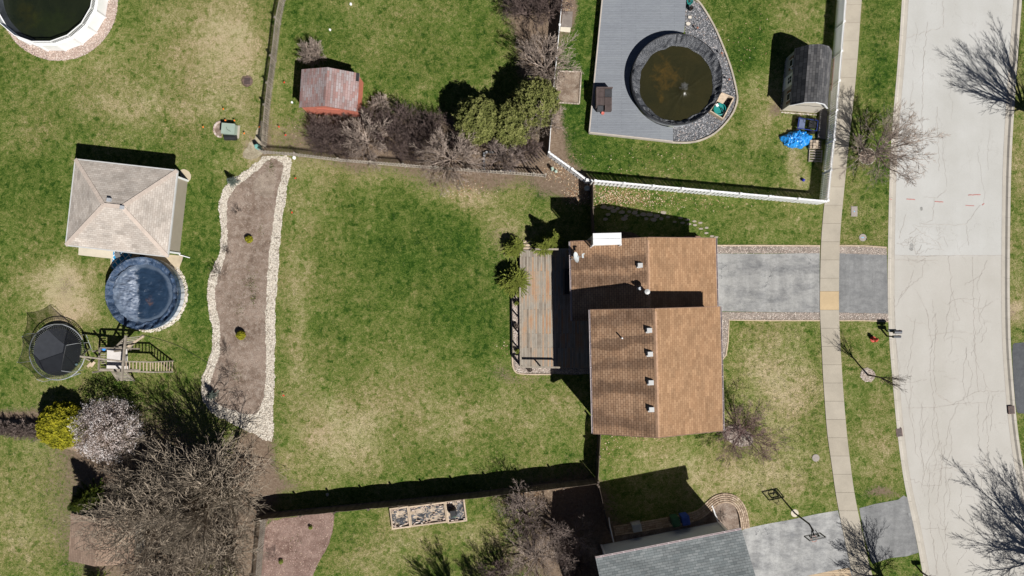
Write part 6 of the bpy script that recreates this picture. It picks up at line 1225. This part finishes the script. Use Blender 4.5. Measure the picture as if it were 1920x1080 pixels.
mm = M(); rg = random.Random(4)
for (x0, x1, y0, y1) in secs:
    for _ in range(int((x1 - x0) * 9)):
        e = rg.random(); X = rg.uniform(x0 + .12, x1 - .12); Y = rg.choice((y0 + .17, y1 - .17)) if e < .75 else rg.uniform(y0 + .2, y1 - .2); mm.box((X, Y, .27), (rg.uniform(.12, .2), .09, .07), rg.uniform(-.4, .4), rg.random())
o = mm.build('holding_bricks', M_pgravel); o.location = rb.location; o.rotation_euler = rb.rotation_euler; tag(o, 'loose pale bricks weighing down the black fabric of the garden bed', 'bricks')
t = thing('compost_bin', 'black bin with a green lid in the right section of the garden bed', 'bin', (*g(851, 960), .2), R(7)); m = M(); m.box((0, .12, .35), (.5, .55, .7), 0, None, .85); m.build('body', M_black, t); m = M(); m.box((.05, -.22, .12), (.3, .2, .12)); m.build('hatch', simple('dull_green', (.07, .14, .09), .1), t)
# blue tarp heap
rg = random.Random(3); t = thing('blue_tarp', 'crumpled bright blue tarp over a heap in the white fenced yard', 'tarp', g(1492, 263)); m = M(); nr, na = 22, 90; vs = [(0, 0, .6)]; fs = []
for i in range(1, nr + 1):
    for k in range(na):
        a_ = 2 * PI * k / na; f = i / nr; ex = 1.12 + .12 * math.cos(a_ * 2 + .4) + .26 * mnoise.noise((math.cos(a_) * 2.2, math.sin(a_) * 2.2, 6)) + .06 * mnoise.noise((math.cos(a_) * 9, math.sin(a_) * 9, 6)); X = ex * f * math.cos(a_); Y = .68 * ex * f * math.sin(a_) + (.14 if math.cos(a_) > -.2 and math.sin(a_) > 0 else 0) * f
        z = .55 * (1 - f ** 4.0) + .34 * abs(mnoise.noise((X * 1.7, Y * 2.6, 3))) * (1 - f * .5) + .16 * abs(mnoise.noise((X * 4.5, Y * 3.5, 5))) + .07 * mnoise.noise((X * 11, Y * 11, 8)) ; vs.append((X, Y, max(.01, z)))
for k in range(na): fs.append((0, 1 + k, 1 + (k + 1) % na))
for i in range(nr - 1):
    for k in range(na): fs.append((1 + i * na + k, 1 + (i + 1) * na + k, 1 + (i + 1) * na + (k + 1) % na, 1 + i * na + (k + 1) % na))
m.add(vs, fs); m.build('sheet', simple('bright_blue_tarp', (.02, .25, .66), .2, 3, 0, .28, .6), t)
# garden cart
t = thing('garden_cart', 'blue framed garden tractor with black wheels parked below the barn style shed', 'garden tractor', g(1508, 236), R(-8)); bl_ = simple('navy_enamel', (.03, .05, .22), .1, 2, 0, .4)
m = M(); m.box((-.42, 0, .42), (.55, .75, .1)); m.box((-.42, .0, .5), (.42, .6, .06)); m.build('tray', simple('dull_blue_tray', (.12, .15, .25), .2), t); m = M(); m.beam((-.7, .42, .5), (.85, .42, .5), .05, .05); m.beam((-.7, -.42, .5), (.85, -.42, .5), .05, .05); m.beam((-.7, .42, .5), (-.7, -.42, .5), .05, .05); m.beam((.85, .42, .5), (.85, -.42, .5), .05, .05); m.build('frame', bl_, t)
m = M(); m.box((.4, 0, .5), (.55, .5, .35)); m.tube([(.4, 0, .7), (.2, 0, .95)], .03, 6); m.build('engine', M_black, t); m = M(); m.ring((.15, 0, .98), .18, .02, 18, 5); m.build('steering_wheel', M_black, t)
for (x, y, r_) in ((-.62, .48, .2), (-.62, -.48, .2), (.55, .5, .27), (.55, -.5, .27)): m = M(); m.tube([(x, y - .09, r_), (x, y + .09, r_)], r_, 16); m.build('wheel', M_black, t)
# pallets and bricks
for k, (x, y, lb) in enumerate(((1528, 293, 'pale slatted wooden pallet on the ground by the white fence'), )):
    t = thing('pallet', lb, 'pallet', g(x, y), R(-3)); m = M()
    for j in range(5): m.box((0, -.42 + j * .21, .13), (1.1, .1, .025))
    for j in (-.5, 0, .5): m.box((j, 0, .06), (.06, 1.0, .1))
    m.build('slats', M_wood3, t)
t = thing('block_stack', 'stack of tan concrete blocks on boards above the pallet', 'blocks', g(1527, 273), R(-3)); m = M(); rg = random.Random(8)
for i in range(4):
    for j in range(3): m.box((-.42 + i * .24, -.22 + j * .24, .2 + .1 * rg.random()), (.2, .2, .3), rg.uniform(-.1, .1))
m.build('blocks', rndramp('block_mix', [(0, (.12, .11, .10)), (.4, (.42, .33, .24)), (1, (.55, .46, .36))]), t)
t = thing('wooden_trellis', 'brown wooden trellis rack between the barn style shed and the white fence', 'trellis', g(1545, 148), R(-4.6)); m = M()
for j in range(10): m.beam((-.16, -1.2 + j * .26, .1), (.16, -1.2 + j * .26, 1.2), .05, .03)
m.beam((-.16, -1.3, .1), (-.16, 1.3, .1), .05, .05); m.beam((.16, -1.3, 1.2), (.16, 1.3, 1.2), .05, .05); m.build('slats', M_brick, t)
o = M().prism(gl([(1536, 205), (1549, 207), (1545, 262), (1531, 260)]), .02, .3).build('grey_planter_box', simple('grey_board_box', (.16, .15, .145), .2)); tag(o, 'long grey box against the white fence beside the garden tractor', 'box')
o = M().lathe((0, 0, 0), [(.01, 0), (.1, .04), (.13, .13), (.1, .22), (.01, .26)], 14).build('ball', simple('deep_blue_ball', (.03, .035, .35), .1), smooth=True); o.location = (*g(1505, 338), 0); tag(o, 'deep blue ball on the bare strip inside the white fence corner', 'ball')
# rug, table
def rug():
    n = N('blue_trellis_rug'); mp = n.mapv((1 / .36, 1 / .42, 1)); w1 = n.n('ShaderNodeTexVoronoi', feature='DISTANCE_TO_EDGE'); w1.inputs['Randomness'].default_value = 0; w1.inputs['Scale'].default_value = 1; r_ = n.n('ShaderNodeMapping'); r_.inputs['Rotation'].default_value = (0, 0, PI / 4); r_.inputs['Scale'].default_value = (.95, .95, 1); n.l(mp, r_.inputs['Vector']); n.l(r_.outputs[0], w1.inputs['Vector'])
    return n.done(n.mix(n.math('LESS_THAN', w1.outputs['Distance'], .085), (.03, .27, .52), (.70, .72, .72)), .9, .1)
o = M().prism([(-.75, -.95), (.75, -.95), (.75, .6), (-.75, .6)], 0, .02).build('patterned_rug', rug()); o.location = (*g(229, 484), .012); o.rotation_euler = (0, 0, R(-6)); tag(o, 'blue and white trellis patterned rug between the outbuilding and the navy pool', 'rug')
t = thing('side_table', 'small grey square table on the blue patterned rug', 'table', (*g(226, 478.5), .033), R(20)); m = M(); m.box((0, 0, .4), (.42, .42, .04)); m.build('table_top', simple('grey_table', (.16, .16, .165), .15, 4), t)
for a_ in (-.17, .17):
    for b_ in (-.17, .17): m = M(); m.beam((a_, b_, 0), (a_, b_, .38), .03, .03); m.build('leg', M_black, t)
o = M().box((0, 0, .05), (.34, .22, .1)).build('door_mat_box', M_black); o.location = (*g(268, 480), .01); tag(o, 'small dark box at the outbuilding edge by the navy pool', 'box')
# birdbath and dark planter frame
t = thing('bird_bath', 'pale blue grey round bowl beside the upper dark board fence', 'bird bath', g(1099, 355)); m = M(); m.lathe((0, 0, 0), [(.14, 0), (.07, .1), (.06, .5), (.2, .56), (.22, .62), (.03, .57)], 20); m.build('bowl', simple('grey_blue_bowl', (.26, .31, .34), .1), t)
t = thing('block_ring', 'dark square frame of blocks under the bare shrubs at the boundary fence', 'frame', g(938, 305)); m = M()
for j in range(7): m.box((-1.3, -.6 + j * .22, .12), (.17, .17, .22)); 
for j in range(10): m.box((-1.1 + j * .24, -.72, .12), (.17, .15, .22))
for j in range(6): m.box((-1.1 + j * .24, .82, .12), (.17, .15, .22))
m.build('blocks', M_ggravel, t)
t = thing('brush_pallet', 'rotting slatted wood piece lying in the brush by the white angled fence', 'pallet', g(1002, 300), R(35)); m = M()
for j in range(9): m.box((-.9 + j * .22, 0, .3), (.08, .85, .05), rg.uniform(-.1, .1))
m.build('slats', M_wood2, t)
# stakes along the stone border and path
for k, (x, y) in enumerate(((540, 343), (535, 380), (528, 415), (523, 447), (521, 486), (517, 629), (514, 731), (512, 747), (511, 780))):
    t = thing('garden_stake', 'thin black stake on the right stone border of the mulch bed, ' + ['first', 'second', 'third', 'fourth', 'fifth', 'sixth', 'seventh', 'eighth', 'ninth'][k] + ' from the top', 'stake', g(x, y), 0, 'thin stakes along the stone border'); m = M(); m.tube([(0, 0, 0), (0, 0, .75)], .011, 5); m.build('rod', M_black, t); m = M(); m.tube([(0, 0, .75), (-.12, .0, .78)], .010, 5); m.build('hook', M_black, t)
for k, (x, y, c_) in enumerate(((555, 337, 'red'), (551, 401.5, 'red'), (536.5, 740, 'red'), (536, 155, 'red'), (524, 239, 'red'), (537, 257, 'red'), (386, 242, 'orange'), (428, 227, 'orange'), (461, 250, 'orange'), (441, 228, 'orange'), (489, 242, 'orange'), (424, 208, 'orange'))):
    lbs = ['red marker flag at the top left of the main lawn', 'red marker flag left side of the main lawn below the first', 'red marker flag low on the left side of the main lawn', 'red marker flag beside the picket fence near the red shed', 'red marker flag just right of the lower picket fence', 'red marker flag below the red shed', 'orange marker flag left of the green utility box', 'orange marker flag above the green utility box', 'orange marker flag right of the green utility box', 'orange marker flag at the upper right corner of the utility box', 'orange marker flag touching the lower picket fence', 'orange marker flag farthest above the utility box']
    t = thing('marker_flag', lbs[k], 'marker flag', g(x, y), k * 1.3, 'utility marker flags'); m = M(); m.tube([(0, 0, 0), (0, 0, .4)], .006, 4); m.build('wire', M_metal, t); m = M(); m.prism([(0, 0), (.14, .02), (.13, .12), (0, .1)], .36, .375); m.build('flag', simple('flag_' + c_, (.65, .04, .02) if c_ == 'red' else (.8, .2, .03), .05, 1, 0) if 'flag_' + c_ not in bpy.data.materials else bpy.data.materials['flag_' + c_], t)
m = M(); 
for (a_, b_) in (((440, 822 - 0), (470, 812)),): pass
m.tube([(*g(x, y), .03) for x, y in smooth([(270, 628), (330, 645), (370, 668), (405, 690), (425, 698), (430, 715), (420, 725), (412, 710), (428, 705)], 2, False)], .014, 5); tag(m.build('garden_hose', M_black), 'thin dark hose running from the play set to the mulch bed', 'hose')
for k, (x, y, lb) in enumerate(((658, 8, 'white scrap of litter nearest the top edge of the lawn'), (619, 56, 'white scrap of litter above the red shed'), (548, 192, 'white scrap of litter left of the red shed'), (552, 296, 'white plastic lump at the top corner of the main lawn'), (614, 927, 'pale round stone in the fence shadow'))):
    o = M().prism(rough(circ(0, 0, .1 if k < 3 else .14, 7), .08, .03, 0), 0, .07).build('litter' if k < 4 else 'stone', M_white if k < 4 else M_patio); o.location = (*g(x, y), 0); tag(o, lb, 'litter' if k < 4 else 'stone')
for k, (x, y, lb) in enumerate(((608, 948, 'pale ball shaped rock'),)): pass
S.cycles.max_bounces = 6; S.cycles.transparent_max_bounces = 12
